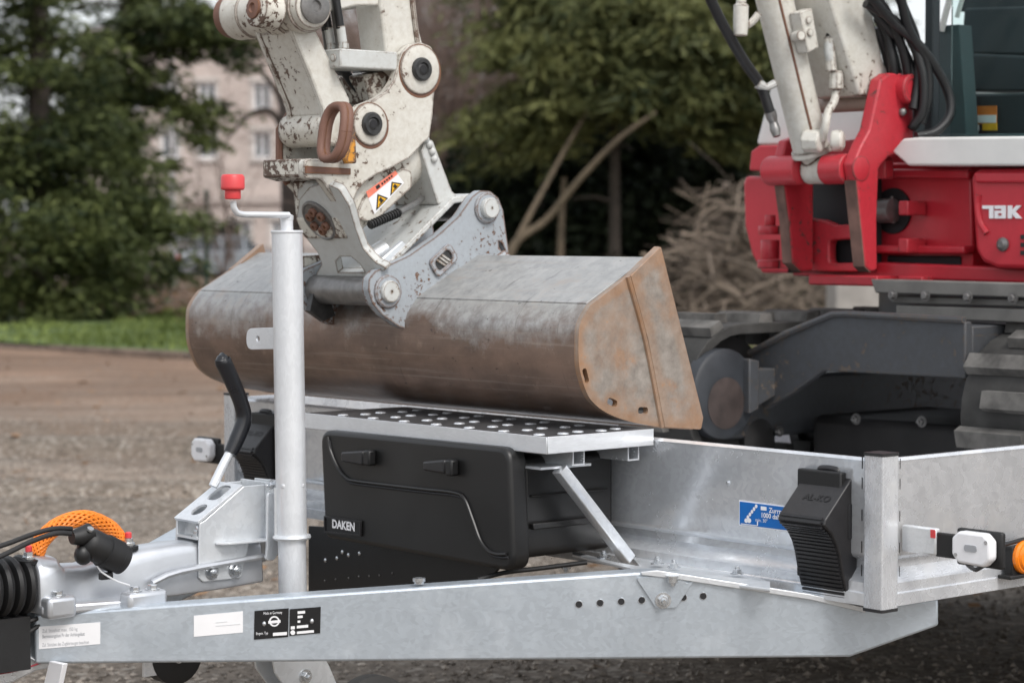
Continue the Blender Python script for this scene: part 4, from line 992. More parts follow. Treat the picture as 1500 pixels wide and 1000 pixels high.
# --- upper bracket of the hitch: two cheeks with the linkage pins
cheek = [(-0.1433,1.4833),(-0.1345,1.5112),(-0.1133,1.5288),(-0.085,1.5358),(-0.0582,1.5289),(-0.0439,1.5102),(-0.0404,1.4798),(-0.0495,1.4292),(-0.0532,1.3873),(-0.0622,1.3411),(-0.0748,1.3338),(-0.1139,1.2996),(-0.1492,1.2838),(-0.2048,1.2622),(-0.2289,1.2482),(-0.2461,1.2317),(-0.2598,1.2044),(-0.2718,1.1799),(-0.292,1.2041),(-0.3369,1.2548),(-0.3765,1.2542),(-0.3763,1.2942),(-0.2629,1.2884),(-0.2625,1.3805),(-0.2403,1.4029),(-0.2043,1.4151),(-0.1731,1.4327),(-0.1539,1.4554)]
pa_, pb_ = (-0.0887,1.4803), (-0.2165,1.3657)
b = MB(); b.pa(rr(cheek, .012, 3), 1.15, 1.172); ck_ = b.build('hitch_cheek', M['white_worn'], X, bevel=.0022)
far = [(-0.2506,1.4134),(-0.2247,1.4185),(-0.1407,1.3989),(-0.12,1.2614),(-0.1769,1.2067),(-0.2378,1.2203),(-0.272,1.2507),(-0.2924,1.2755),(-0.2919,1.3591)]
b = MB(); b.pa(rr(far, .012, 3), 1.345, 1.367); fck = b.build('hitch_cheek', M['white_worn'], X, bevel=.0022)
b = MB(); b.tube([(p[0]-.001, 1.352, p[1]) for p in far[-3:]+far[:2]], .0085, 8, 0) ; b.build('rusty_rim', M['rust'], fck)
for c, r1 in ((pa_, .050), (pb_, .042)):
    q = MB(); q.lathe((c[0], 1.15, c[1]), (0,-1,0), [(r1,-.001),(r1,.004),(r1-.004,.006),(.02,.006)], 36); q.build('pin_boss', M['white_worn'], ck_)
    q = MB(); q.lathe((c[0], 1.15, c[1]), (0,-1,0), [(.024,.005),(.024,.012),(.021,.016),(.014,.016),(.012,.012),(.0095,.0135)], 28); bp_ = q.build('bearing_pin', M['pin_dark'], ck_)
    q = MB(); q.lathe((c[0], 1.15, c[1]), (0,-1,0), [(.010,.0130),(.009,.0141),(0,.0141)], 6); q.build('pin_socket', M['hole'], bp_)
    q = MB(); q.lathe((c[0]+.002, 1.15, c[1]-.003), (0,-1,0), [(r1+.005,-.001),(r1+.0045,.0008),(r1-.004,.0008)], 36); q.build('rust_ring', M['rust'], ck_)
    q = MB(); q.cyl((c[0], 1.172, c[1]), (c[0], 1.346, c[1]), .022); q.build('hitch_pin', M['pin_dark'], ck_)
b = MB(); b.pa([(-0.3408,1.2959),(-0.2345,1.2926),(-0.2312,1.2571),(-0.3076,1.2532),(-0.341,1.2608)], 1.174, 1.344); b.build('cross_box', M['white_worn_more'], ck_, bevel=.003)
b = MB(); b.pa([(-0.3764,1.2795),(-0.2663,1.2762),(-0.2664,1.264),(-0.3765,1.2649)], 1.146, 1.149); b.build('rust_scar', M['rust'], ck_)
b = MB(); b.pa(rr([(-0.2867,1.2555),(-0.21,1.2608),(-0.1139,1.2996),(-0.0891,1.2946),(-0.0928,1.2584),(-0.1318,1.2192),(-0.2052,1.1664),(-0.2362,1.1391),(-0.255,1.1364),(-0.2769,1.1744)], .01), 1.176, 1.32); b.build('clamp_body', M['white_worn_more'], ck_, bevel=.005, seg=3)
b = MB(); b.pa(rr([(-0.2418,1.1773),(-0.2176,1.2212),(-0.1198,1.2805),(-0.095,1.2754),(-0.0951,1.2406),(-0.1728,1.1831),(-0.1988,1.1692)], .012), 1.166, 1.178); cl = b.build('warning_panel', M['white_worn'], ck_, bevel=.002)
ws = [(-0.2142,1.2309),(-0.1392,1.2746),(-0.1164,1.25),(-0.1919,1.1858)]
def wsp(u_, v_): return tuple((ws[0][k]*(1-u_)+ws[1][k]*u_)*(1-v_)+(ws[3][k]*(1-u_)+ws[2][k]*u_)*v_ for k in (0, 1))
b = MB(); b.pa(ws, 1.1652, 1.1660); wl = b.build('warning_label', M['sticker_white'], X, smooth=False)
b = MB(); b.pa([wsp(0,0), wsp(1,0), wsp(1,.28), wsp(0,.28)], 1.1645, 1.1652); b.build('red_band', M['salmon'], wl, smooth=False)
b = MB(); b.pa([wsp(.30,.06), wsp(.42,.06), wsp(.42,.22), wsp(.30,.22)], 1.1640, 1.1645)
for k in range(5): b.pa([wsp(.48+.08*k,.09), wsp(.53+.08*k,.09), wsp(.53+.08*k,.2), wsp(.48+.08*k,.2)], 1.1640, 1.1645)
b.build('warning_print', M['print_black'], wl, smooth=False)
for u0 in (.08, .56):
    b = MB(); b.pa([wsp(u0+.19,.40), wsp(u0+.39,.92), wsp(u0-.01,.92)], 1.1643, 1.1652); b.build('triangle_border', M['print_black'], wl, smooth=False)
    b = MB(); b.pa([wsp(u0+.19,.50), wsp(u0+.335,.875), wsp(u0+.045,.875)], 1.1637, 1.1643); b.build('triangle', M['yellow'], wl, smooth=False)
    b = MB(); b.pa([wsp(u0+.15,.64), wsp(u0+.22,.60), wsp(u0+.25,.80), wsp(u0+.17,.84)], 1.1631, 1.1637); b.pa([wsp(u0+.10,.80), wsp(u0+.27,.80), wsp(u0+.27,.84), wsp(u0+.10,.84)], 1.1631, 1.1637); b.build('triangle_symbol', M['print_black'], wl, smooth=False)
# rusty lifting eye
c0 = (-0.345,1.0912,1.3438)
b = MB(); ring = []
for k in range(33):
    t_ = 2*PI*k/32; cx_, sx_ = math.cos(t_), math.sin(t_)
    ring.append((c0[0]+.012*sx_, c0[1]-math.copysign(abs(cx_)**.75, cx_)*.034, c0[2]+math.copysign(abs(sx_)**.8, sx_)*.052))
for off in (-.005, .005): b.tube([(p[0]+off, p[1]-off*.3, p[2]) for p in ring], .0085, 12, 0)
le = b.build('lifting_eye', M['rust'], X)
b = MB(); b.pa([(-0.2888,1.32),(-0.2735,1.3609),(-0.2704,1.2854),(-0.294,1.2849),(-0.299,1.2942)], 1.12, 1.135); b.build('eye_lug', M['orange_paint'], le, bevel=.003)

# --- tipping link, dipper arm and hoses
lk0, lk1 = (-0.3542,1.5909), (-0.27,1.3573)
link = [(-0.3807,1.5573),(-0.356,1.5667),(-0.3262,1.5604),(-0.2863,1.4965),(-0.2357,1.4171),(-0.229,1.3694),(-0.248,1.3415),(-0.2786,1.3366),(-0.2987,1.3537),(-0.3002,1.3943),(-0.3317,1.4606)]
b = MB(); b.pa(link, 1.19, 1.205); b.pa(link, 1.305, 1.32); b.pa([(-0.3725,1.5471),(-0.3001,1.4079),(-0.2952,1.3837),(-0.2767,1.3816),(-0.2358,1.3966),(-0.2897,1.4895),(-0.3295,1.5549)], 1.204, 1.306)
b.build('tipping_link', M['white_arm'], X, bevel=.003)
q = MB(); q.cyl((lk1[0], 1.188, lk1[1]), (lk1[0], 1.342, lk1[1]), .036, None, 28); q.build('link_bush', M['white_worn'], X, bevel=.004)
b = MB(); b.pa(rr([(-0.3006,1.4548),(-0.287,1.4609),(-0.2532,1.3942),(-0.2567,1.3788),(-0.2704,1.3811)], .004), 1.318, 1.3235); b.build('link_recess', M['white_worn'], X)
q = MB(); q.lathe((lk0[0], 1.145, lk0[1]), (0,1,0), [(.030,0),(.042,.004),(.046,.02),(.05,.022),(.05,.05),(.046,.052),(.046,.075),(.052,.078),(.052,.12),(.047,.122),(.047,.20),(.050,.203),(.050,.26),(.044,.265)], 36); lb = q.build('link_pivot', M['white_worn'], X)
q = MB(); q.lathe((lk0[0], 1.146, lk0[1]), (0,-1,0), [(.034,0),(.034,.006),(.030,.008),(.012,.008),(.010,.003),(0,.003)], 28); q.build('pivot_pin', M['pin'], lb)
c_ = (-0.46,1.1968,1.5848)
q = MB(); q.lathe(c_, (-1,0,.1), [(.036,-.05),(.036,-.004),(.03,0),(.022,0)], 24); q.build('grease_boss', M['white_worn_more'], lb)
q = MB(); q.lathe((c_[0]-.001, c_[1], c_[2]), (-1,0,.1), [(.021,-.004),(.021,.004),(.010,.006),(.007,.002),(0,.002)], 20); q.build('boss_plug', M['rust'], lb)
q = MB(); q.lathe((lk0[0], 1.405, lk0[1]), (0,1,0), [(.040,0),(.044,.005),(.044,.03),(.036,.04)], 28); q.build('pivot_end', M['rust'], lb)
# upper rocker swept to the arm
rk = [(-0.3309,1.6031),(-0.306,1.5805),(-0.2791,1.5889),(-0.2213,1.6034),(-0.152,1.6078),(-0.0992,1.618),(-0.0814,1.6386),(-0.0633,1.7094),(-0.3055,1.6909),(-0.3391,1.6348)]
b = MB(); b.pa(rk, 1.185, 1.20); b.pa(rk, 1.31, 1.325); b.build('rocker_link', M['white_arm'], X, bevel=.003)
dp = [(-0.1655,1.9738),(-0.1667,1.6047),(-0.1565,1.5366),(-0.1497,1.4764),(-0.1181,1.4529),(-0.054,1.4556),(-0.0503,1.5144),(-0.0681,1.5692),(-0.0822,1.6239),(-0.0884,1.9827)]
b = MB(); b.pa(rr(dp, .01), 1.176, 1.262); da = b.build('dipper_arm', M['white_arm'], X, bevel=.006, seg=3)
b = MB(); b.tube([(p[0], 1.174, p[1]) for p in [(-0.0939,1.678),(-0.0835,1.5957),(-0.073,1.5324)]], .006, 8, 3); b.build('edge_trim', M['white_worn_more'], da)
b = MB(); c0 = [(-0.2497,1.5072),(-0.1809,1.5134),(-0.1601,1.5089),(-0.1602,1.4759),(-0.243,1.4694)]
b.box(c0[0][0]-.035, c0[2][0]+.02, 1.155, 1.240, c0[3][1], c0[1][1]); vb = b.build('valve_block', M['grey_hitch'], X, bevel=.003)
for a_ in (1.175, 1.22):
    q = MB(); q.lathe((c0[0][0]-.036, a_, c0[3][1]+.02), (-1,0,0), [(.008,0),(.008,.003),(.004,.004)], 14); q.build('block_port', M['grey_hitch'], vb)
for i, a_ in enumerate((1.166, 1.186, 1.206, 1.226)):
    x_ = c0[0][0]-.018+.008*(i % 2); z_ = c0[1][1]
    q = MB(); q.cyl((x_, a_, z_), (x_-.008, a_, z_+.045), .009, None, 14); q.lathe((x_, a_, z_), (0,0,1), [(.011,0),(.011,.012)], 6); q.build('hose_ferrule', M['pin'] if i % 2 else M['grey_hitch'], vb)
    q = MB(); q.tube([(x_-.008, a_, z_+.04), (x_-.02, a_+.004, z_+.12), (x_-.05, a_+.008, z_+.30)], .0085, 12, 5); q.build('hydraulic_hose', M['hose'] if i != 1 else M['pin'], vb)
for k in range(3):
    q = MB(); q.tube([(-0.1774,1.3,1.487),(-0.1615,1.27,1.4512),(-0.1405,1.24,1.413)] if k == 0 else [(-0.1951,1.26,1.4771),(-0.1807,1.24,1.4448),(-0.1659,1.2,1.4132)] if k == 1 else [(-0.1656,1.33,1.4962),(-0.1564,1.3,1.4627),(-0.1188,1.28,1.4183)], .010, 12, 4); q.build('hydraulic_hose', M['hose'], vb)
b = MB(); b.pa([(-0.197,1.467),(-0.1447,1.4777),(-0.1131,1.4596),(-0.1344,1.4143),(-0.166,1.4021),(-0.1799,1.4127)], 1.19, 1.33); b.build('dipper_nose', M['white_worn_more'], da, bevel=.006)

# --- undercarriage
def track(a0, a1, b0, b1, z0, z1, near):
    r = (z1-z0)/2; zc = (z0+z1)/2; n = 14
    def loop(r_):
        P = [(b1-r+math.sin(t)*r_*1.0, zc-math.cos(t)*r_) for t in [PI*i/n for i in range(n+1)]]
        P += [(b0+r-math.sin(t)*r_, zc+math.cos(t)*r_) for t in [PI*i/n for i in range(n+1)]]; return P
    b = MB(); b.pa(loop(r-.022), a0, a1, [loop(r-.048)]); tk = b.build('track', M['track'], X, bevel=.003)
    Ls = 2*(b1-b0-2*r); per = Ls+2*PI*(r-.02); N = 40
    for i in range(N):
        s = per*i/N; L = b1-b0-2*r; ra = r-.02
        if s < L: c = (b0+r+s, zc+ra); n_ = (0, 1)
        elif s < L+PI*ra: t = (s-L)/ra; c = (b1-r+math.sin(t)*ra, zc+math.cos(t)*ra); n_ = (math.sin(t), math.cos(t))
        elif s < 2*L+PI*ra: c = (b1-r-(s-L-PI*ra), zc-ra); n_ = (0, -1)
        else: t = (s-2*L-PI*ra)/ra; c = (b0+r-math.sin(t)*ra, zc-math.cos(t)*ra); n_ = (-math.sin(t), -math.cos(t))
        d_ = (n_[1], -n_[0]); h = .022; w2 = .024
        q = [(c[0]+d_[0]*x-n_[0]*.002+n_[0]*y, c[1]+d_[1]*x-n_[1]*.002+n_[1]*y) for x, y in ((-w2, 0), (w2, 0), (w2*.8, h), (-w2*.8, h))]
        st = a0 if i % 2 else a0+.07
        b = MB(); b.pa(q, st, st+(a1-a0)-.07); b.build('track_lug', M['lug'], tk, smooth=False)
        b = MB(); q2 = [(c[0]+d_[0]*x-n_[0]*(.046+y), c[1]+d_[1]*x-n_[1]*(.046+y)) for x, y in ((-.016, -.02), (.016, -.02), (.011, .016), (-.011, .016))]
        b.pa(q2, (a0+a1)/2-.03, (a0+a1)/2+.03); b.build('guide_lug', M['track'], tk, smooth=False)
    am = (a0+a1)/2
    for bb, rr_ in ((b0+r, r-.05), (b1-r, r-.05)):
        q = MB(); q.lathe((bb, am-.05, zc), (0,1,0), [(.03,-.02),(.05,-.02),(.06,0),(rr_*.8,.01),(rr_,0),(rr_,.025),(rr_*.85,.03),(rr_*.85,.07),(rr_,.075),(rr_,.10),(rr_*.8,.09),(.06,.1),(.05,.12)], 30); q.build('idler', M['frame_dark'], tk)
    b = MB(); b.box(b0+r, b1-r, a0+.05, a1-.05, zc-.10, zc+.05); b.build('track_frame', M['frame'], tk, bevel=.01)
    for k in range(4):
        bb = b0+r+.12+k*(b1-b0-2*r-.24)/3; q = MB(); q.lathe((bb, am-.07, z0+.10), (0,1,0), [(.03,0),(.055,.01),(.055,.04),(.035,.045),(.035,.095),(.055,.10),(.055,.13),(.03,.14)], 20); q.build('track_roller', M['frame_dark'], tk)
    return tk
track(.43, .68, 1.05, 2.55, .537, .945, True)
tk2 = track(1.30, 1.52, .815, 2.35, .537, .952, False)
cb = [(1.3412,0.8498),(1.2294,0.9004),(1.0803,0.9522),(1.0361,0.955),(0.689,0.9507),(0.6875,0.8241),(0.7142,0.8244),(1.1091,0.8219),(1.2063,0.7649),(1.2995,0.7184),(1.3292,0.7585)]
b = MB(); b.pb(cb, 1.10, 1.125); uc = b.build('undercarriage_frame', M['frame'], X, bevel=.004)
b = MB(); b.pb([(1.3185,0.8441),(1.2249,0.8907),(1.0781,0.941),(1.036,0.9438),(0.6888,0.94),(0.6886,0.9172),(1.0358,0.9198),(1.0737,0.9186),(1.2159,0.8713),(1.3138,0.8243)], 1.125, 1.6); b.pb([(1.057,0.9416),(0.6888,0.9385),(0.6875,0.8272),(1.056,0.8291)], 1.125, 1.75); b.build('frame_top', M['frame'], uc, bevel=.004)
b = MB(); b.tube([(1.098,1.3439,0.8548),(1.098,1.2276,0.9055),(1.098,1.0786,0.9563),(1.098,1.0344,0.9591),(1.098,0.6912,0.9545)], .008, 8, 0); b.build('frame_lip', M['frame'], uc)
b = MB(); c_ = (0.9399,0.7656); b.lathe((c_[0], 1.27, c_[1]), (0,1,0), [(.0,.0),(.098,.0),(.108,.006),(.108,.04),(.10,.05)], 40); dv = b.build('track_motor', plain('dark_motor_paint', (.026,.029,.034), .5, 0, .35, 12), uc, bevel=.002)
b = MB(); b.lathe((c_[0]-.002, 1.2685, c_[1]-.022), (0,-1,0), [(.062,0),(.058,.001),(0,.001)], 28); b.build('oil_patch', plain('oily_rust', (.045,.033,.03), .6, 0, .4, 20), dv)
b = MB(); b.pa([(0.9982,0.8489),(1.0339,0.8427),(1.0324,0.7246),(0.9991,0.7165)], 1.25, 1.29); b.pa(rr([(1.0328,0.8226),(1.1587,0.8211),(1.1886,0.7832),(1.1347,0.7655),(1.0383,0.7303)], .01), 1.262, 1.3); b.build('motor_guard', M['frame'], uc, bevel=.004)
b = MB(); b.box(1.25, 1.7, .7, 1.28, .56, .70); b.build('belly_plate', M['frame_dark'], uc, bevel=.02)
for p in [(1.0894,0.7036),(0.8903,0.7095),(1.3359,0.6582)]:
    q = MB(); q.bolt((1.2, p[0], p[1]), (-1,0,0), .009, .010, .006); q.build('bolt', M['pin'], uc)
b = MB(); b.cyl((1.85, .97, .93), (1.85, .97, 1.03), .46, None, 48); sr = b.build('slew_ring', M['frame'], uc)
b = MB(); b.pb([(1.0492,1.0383),(0.5316,1.0357),(0.5312,1.004),(1.0342,1.0061)], 1.2, 1.26); b.pb([(1.0009,1),(0.5457,0.9988),(0.5455,0.9837),(1.0007,0.9822)], 1.22, 1.26); b.pb([(0.9799,0.9781),(0.5382,0.978),(0.5378,0.9478),(0.9796,0.9491)], 1.21, 1.27); b.build('slew_plate', plain('dusty_grey_plate', (.15, .145, .135), .6, 0, .2, 14), uc, bevel=.003)
for k, px_ in enumerate([(0.9801,1.0024),(0.8824,1.0028),(0.7601,1.0022),(0.6344,1.0018)]):
    q = MB(); q.bolt((1.2, px_[0], px_[1]), (-1,0,0), .009, .008, 0); q.build('bolt', M['pin'], uc)

# --- upper body
def body(name, pts, plane, depth, mat, parent=None, r=.0, bev=.006):
    b = MB(); b.pb(rr(pts, r) if r else pts, plane, plane+depth); return b.build(name, mat, parent or X, bevel=bev, seg=3)
ub = body('upper_body', [(1.1894,1.3215),(0.8962,1.3116),(0.8872,1.0529),(1.1868,1.0489)], 1.38, .9, M['red_panel'])
body('base_plate', [(1.4263,1.0531),(1.136,1.0767),(0.6339,1.0661),(0.6334,1.0319),(1.1356,1.0368),(1.4262,1.0393)], 1.34, 1.1, M['red_panel'], ub)
body('upper_rail', [(1.1551,1.3052),(0.8845,1.2964),(0.8843,1.2755),(1.1549,1.2835)], 1.355, .03, M['red_panel'], ub)
body('lower_rail', [(1.1579,1.1183),(0.8828,1.1178),(0.8826,1.0985),(1.1578,1.0982)], 1.34, .045, M['red_panel'], ub)
body('gap_shade_strip', [(1.1465,1.0931),(0.9204,1.0932),(0.9201,1.0623),(1.1462,1.0629)], 1.374, .01, M['hole'], ub)  # solid strip, its near-black colour painting the shade between the panels
c_ = (1.129,1.2017)
b = MB(); b.pb(circ(c_, .056, 28, 1.0), 1.374, 1.385); ho = b.build('opening_shade_disc', M['hole'], ub)  # no opening cut: a near-black disc paints its shaded inside
b = MB(); b.lathe((1.355, c_[0]+.03, c_[1]), (0,-1,0), [(.03,0),(.03,.05),(.02,.055)], 18); b.tube([(1.36, c_[0]-.01, c_[1]+.035), (1.355, c_[0]-.02, c_[1]-.03)], .004, 8, 2); b.build('hose_clamp', M['pin'], ho)
rc = body('right_cover', [(0.8376,1.2961),(0.5709,1.2937),(0.5678,1.0642),(0.7565,1.065),(0.7996,1.0804),(0.8196,1.1087)], 1.30, .5, M['red_panel'], ub, .03, .012)
b = MB(); b.tube([(1.3,0.8093,1.237),(1.3,0.813,1.2134),(1.3,0.8047,1.1737),(1.3,0.7848,1.1468)], .008, 10, 5); b.build('cover_crease', M['red_panel'], rc)
body('cover_brow', [(0.8183,1.2892),(0.5621,1.2842),(0.5618,1.2598),(0.8121,1.2638)], 1.288, .02, M['red_panel'], rc)
# cover badge lettering, cut as bars
b = MB(); s_ = 1.2955
def lt(*pts): b.pb(list(pts), s_, s_+.004)
for poly in ([(0.7961,1.2116),(0.765,1.2113),(0.7646,1.1815),(0.7763,1.1815),(0.7765,1.2036),(0.796,1.2037)], [(0.7611,1.2113),(0.7302,1.211),(0.7298,1.1813),(0.7607,1.1814),(0.7609,1.1995),(0.7416,1.1994),(0.7417,1.2033),(0.761,1.2034)], [(0.7244,1.211),(0.7129,1.2109),(0.7128,1.2),(0.6996,1.2108),(0.6863,1.2106),(0.7032,1.1968),(0.6859,1.1811),(0.7011,1.1812),(0.7127,1.1921),(0.7126,1.1812),(0.7241,1.1813)]):
    lt(*poly)
b.build('lettering', M['print_white'], rc, smooth=False)
b = MB(); b.pb([(0.7495,1.1931),(0.7408,1.1931),(0.7407,1.1884),(0.7494,1.1884)], 1.294, 1.2956); b.build('letter_counter', M['red_panel'], rc, smooth=False)
q = MB(); p_ = (0.7379,1.1218); q.lathe((1.30, p_[0], p_[1]), (-1,0,0), [(.016,0),(.016,.006),(.008,.012),(0,.012)], 16); q.build('latch', M['pin'], rc)
for k in range(3):
    y_ = 352+k*10; vv = MB(); p_ = (0.6806,1.122); vv.box(1.297, 1.301, p_[0]-.05, p_[0]+.008, p_[1]-.006-.018*k+.018, p_[1]+.004-.018*k+.018); vv.build('vent_slot', M['frame_dark'], rc, smooth=False)
body('front_ledge', [(1.046,1.3421),(1.0129,1.372),(0.9655,1.3737),(0.5503,1.364),(0.5494,1.2973),(0.9957,1.3069)], 1.27, .5, M['white_clean'], ub)
lf = body('left_cover', [(1.769,1.2823),(1.7591,1.3004),(1.5916,1.2974),(1.2672,1.2915),(1.2648,1.0463),(1.6999,1.0405),(1.7376,1.0913),(1.7633,1.1684)], 1.52, 1.0, M['red_panel'], ub, .012, .02)
body('left_cover_top', [(1.7278,1.3141),(1.7206,1.3649),(1.691,1.3805),(1.2513,1.3715),(1.2506,1.2978)], 1.50, 1.0, M['red_panel'], ub, .006, .012)
body('engine_hood', [(1.7596,1.3857),(1.7082,1.5339),(1.6644,1.6007),(1.6182,1.6161),(1.2371,1.5978),(1.2348,1.3708)], 1.56, .9, M['white_clean'], ub, .01, .02)
# counterweight closing the back
b = MB(); b.pz([(2.2,.35),(2.75,.5),(2.85,.97),(2.75,1.45),(2.2,1.65)], 1.05, 1.42); b.build('counterweight', M['red_panel'], ub, bevel=.03)

# --- swing bracket
nc = [(1.2329,1.5127),(1.2651,1.5287),(1.3231,1.5296),(1.3539,1.5146),(1.3587,1.3376),(1.265,1.3291),(1.2303,1.3024),(1.2242,1.1824),(1.2281,1.0574),(1.2008,1.0561),(1.1809,1.0692),(1.1677,1.15),(1.1468,1.2753),(1.1367,1.3104),(1.1631,1.3526),(1.1946,1.392),(1.2113,1.4441)]
b = MB(); b.pa(rr(nc, .012, 3), 1.05, 1.085); sb = b.build('swing_bracket', M['red'], X, bevel=.006, seg=3)
lc = [(1.1735,1.3731),(1.2129,1.3842),(1.2481,1.3415),(1.2737,1.2849),(1.2757,1.0554),(1.2307,1.0525),(1.1957,1.0747),(1.1851,1.1667),(1.1646,1.2666),(1.1544,1.3162)]
b = MB(); b.pa(rr(lc, .01, 3), 1.295, 1.325); b.build('bracket_cheek', M['red'], sb, bevel=.006, seg=3)
kp_ = (1.1661,1.2997)
b = MB(); b.cyl((kp_[0]-.005, 1.084, kp_[1]), (kp_[0]-.005, 1.155, kp_[1]), .036); b.cyl((kp_[0]-.005, 1.235, kp_[1]), (kp_[0]-.005, 1.34, kp_[1]), .036); b.build('pivot_tube', M['red'], sb, bevel=.003)
q = MB(); q.lathe((kp_[0]-.002, 1.05, kp_[1]), (0,-1,0), [(.030,-.002),(.030,.0015),(.028,.0025),(0,.0025)], 28); q.build('pivot_pin', M['red'], sb)
t_ = (1.3236,1.4921)
q = MB(); q.lathe((t_[0], 1.05, t_[1]), (0,-1,0), [(.036,-.01),(.036,.022),(.033,.026),(.024,.026),(.023,.023),(0,.023)], 28); q.build('boom_pivot', M['red'], sb)
q = MB(); q.ball((t_[0]-.015, 1.045, t_[1]-.055), .010); q.build('grease_fitting', M['pin'], sb)
b = MB(); b.pb([(1.3638,1.1874),(1.2825,1.1803),(1.2401,1.1667),(1.1636,1.1699),(1.1366,1.0542),(1.3628,1.0513)], 1.29, 1.32, [rr([(1.2597,1.1299),(1.1763,1.1334),(1.1714,1.0753),(1.2593,1.0728)], .015)]); b.build('bracket_back', M['red'], sb, bevel=.004)
b = MB(); b.pb([(1.3538,1.362),(1.1225,1.3802),(1.0794,1.3217),(1.079,1.2776),(1.3531,1.2824)], 1.285, 1.32); b.build('bracket_web', M['red'], sb, bevel=.004)
b = MB(); b.box(1.26, 1.345, 1.08, 1.30, 1.02, 1.045); b.build('bracket_floor', M['red'], sb, bevel=.004)
b = MB(); b.pb([(1.4422,1.2848),(1.151,1.2798),(1.1488,1.05),(1.4404,1.0461)], 1.34, 1.36); b.build('cavity_shade_sheet', M['hole'], sb)  # flat near-black sheet painting the shade inside the bracket
for x_ in (1177, 1184):
    pass
vx = (1.3,1.4648,1.1154)
for k_, (z0, z1, r_) in enumerate(((.0, .022, .032), (.024, .072, .024), (.086, .108, .030), (.108, .135, .014))):
    b = MB(); b.lathe((vx[0], vx[1], 1.058+z0), (0,0,1), [(r_*.93,0),(r_,.003),(r_,z1-z0-.003),(r_*.93,z1-z0)], 24); b.box(vx[0], vx[0]+.06, vx[1]-.07, vx[1], 1.058+z0, 1.058+z1) if k_ in (0, 2) else None
    b.build(('knuckle_lug', 'swing_pin', 'knuckle_lug', 'pin_end')[k_], M['red'], sb)
b = MB(); b.pb([(1.3402,1.2077),(1.3176,1.2076),(1.312,1.0755),(1.3346,1.0753)], 1.276, 1.291); b.build('stiffening_rib', M['red'], sb, bevel=.003)
b = MB(); b.pb([(1.3629,1.1977),(1.3538,1.1976),(1.3509,1.1262),(1.3601,1.1262)], 1.278, 1.291); b.build('stiffening_rib', M['red'], sb, bevel=.002)
for a0_, a1_, pts in ((1.0505, 1.0845, [(1.1468,1.2721),(1.1677,1.15),(1.1809,1.0692),(1.2008,1.0556)]), (1.2955, 1.3245, [(1.1646,1.2666),(1.1851,1.1667),(1.1957,1.0747),(1.2307,1.052)])):
    b = MB(); b.pa([(p[0]-.0025, p[1]) for p in pts]+[(p[0]+.001, p[1]) for p in pts[::-1]], a0_, a1_); b.build('worn_edge', plain('scuffed_edge', (.13, .07, .055), .7, 0, .5, 18) if 'scuffed_edge' not in bpy.data.materials else bpy.data.materials['scuffed_edge'], sb)

b = MB(); b.box(1.30, 1.42, .975, 1.05, 1.022, 1.045); b.build('hinge_lug', M['red'], sb, bevel=.004)
b = MB(); b.box(1.30, 1.37, 1.02, 1.05, 1.10, 1.135); b.build('hinge_lug', M['red'], sb, bevel=.004)
b = MB(); b.box(1.30, 1.37, 1.02, 1.05, 1.19, 1.225); b.build('hinge_lug', M['red'], sb, bevel=.004)

# --- boom, boom cylinder, pipes and hoses
bp = [(1.0382,1.9733),(1.0957,1.6934),(1.165,1.5534),(1.2051,1.4745),(1.2624,1.4718),(1.3,1.4814),(1.3455,1.4996),(1.3095,1.5374),(1.289,1.5593),(1.2373,1.7026),(1.1996,1.9893)]
b = MB(); b.pa(bp, 1.09, 1.245); bo = b.build('boom', M['white_arm'], X, bevel=.006, seg=3)
b = MB(); c_ = (1.2609,1.4605); b.cyl((c_[0], 1.088, c_[1]), (c_[0], 1.29, c_[1]), .020); b.build('boom_foot_tube', plain('beige_tube', (.34, .26, .22), .5), bo)
cy = [(1.0173,1.21,1.7458),(1.1723,1.21,1.3376)]
p0, p1 = Vector(cy[0]), Vector(cy[1]); dd = (p1-p0).normalized(); L = (p1-p0).length
b = MB(); b.lathe(p0-dd*.4, dd, [(.044,0),(.044,L+.385),(.049,L+.386),(.049,L+.40),(.03,L+.405)], 36); cyl = b.build('boom_cylinder', M['white_arm'], X)
b = MB(); b.lathe(p1-dd*.01, dd, [(.03,0),(.028,.05)], 20); b.cyl((p1.x+dd.x*.035, 1.158, kp_[1]), (p1.x+dd.x*.035, 1.232, kp_[1]), .034); b.build('rod_clevis', M['white_worn'], cyl, bevel=.003)
b = MB(); b.tube([p0+dd*(L*q)+Vector((-.024, -.036, 0)) for q in (0, .3, .6, .95)], .004, 6, 3); b.build('weld_seam', M['rust'], cyl)
q = MB(); g0 = Vector((1.1305,1.16,1.3663)); q.lathe(g0, (.3,-1,-.05), [(.028,-.03),(.028,.01),(.024,.014)], 8); q.lathe(g0+Vector((.02,-.03,0)), (.6,-1,0), [(.024,0),(.026,.006),(.026,.024),(.018,.03),(0,.03)], 16); q.build('port_block', M['white_arm'], cyl, bevel=.002)
b = MB(); b.tube([(1.1387,1.15,1.3694),(1.1279,1.13,1.3992),(1.1373,1.13,1.4335),(1.159,1.13,1.4617),(1.1684,1.13,1.4945),(1.1657,1.13,1.5235)], .010, 12, 5); b.lathe((1.1659,1.13,1.4992), (0,.0,1), [(.017,-.01),(.017,.03),(.013,.034)], 8); b.lathe((1.1459,1.13,1.5517), (-.1,0,1), [(.013,-.02),(.013,.06)], 8); b.build('hydraulic_pipe', M['white_arm'], cyl)
b = MB(); b.tube([(1.1429,1.13,1.6112),(1.1383,1.13,1.5788),(1.1484,1.13,1.547)], .012, 12, 4); b.build('hose_ferrule', M['grey_hitch'], cyl)
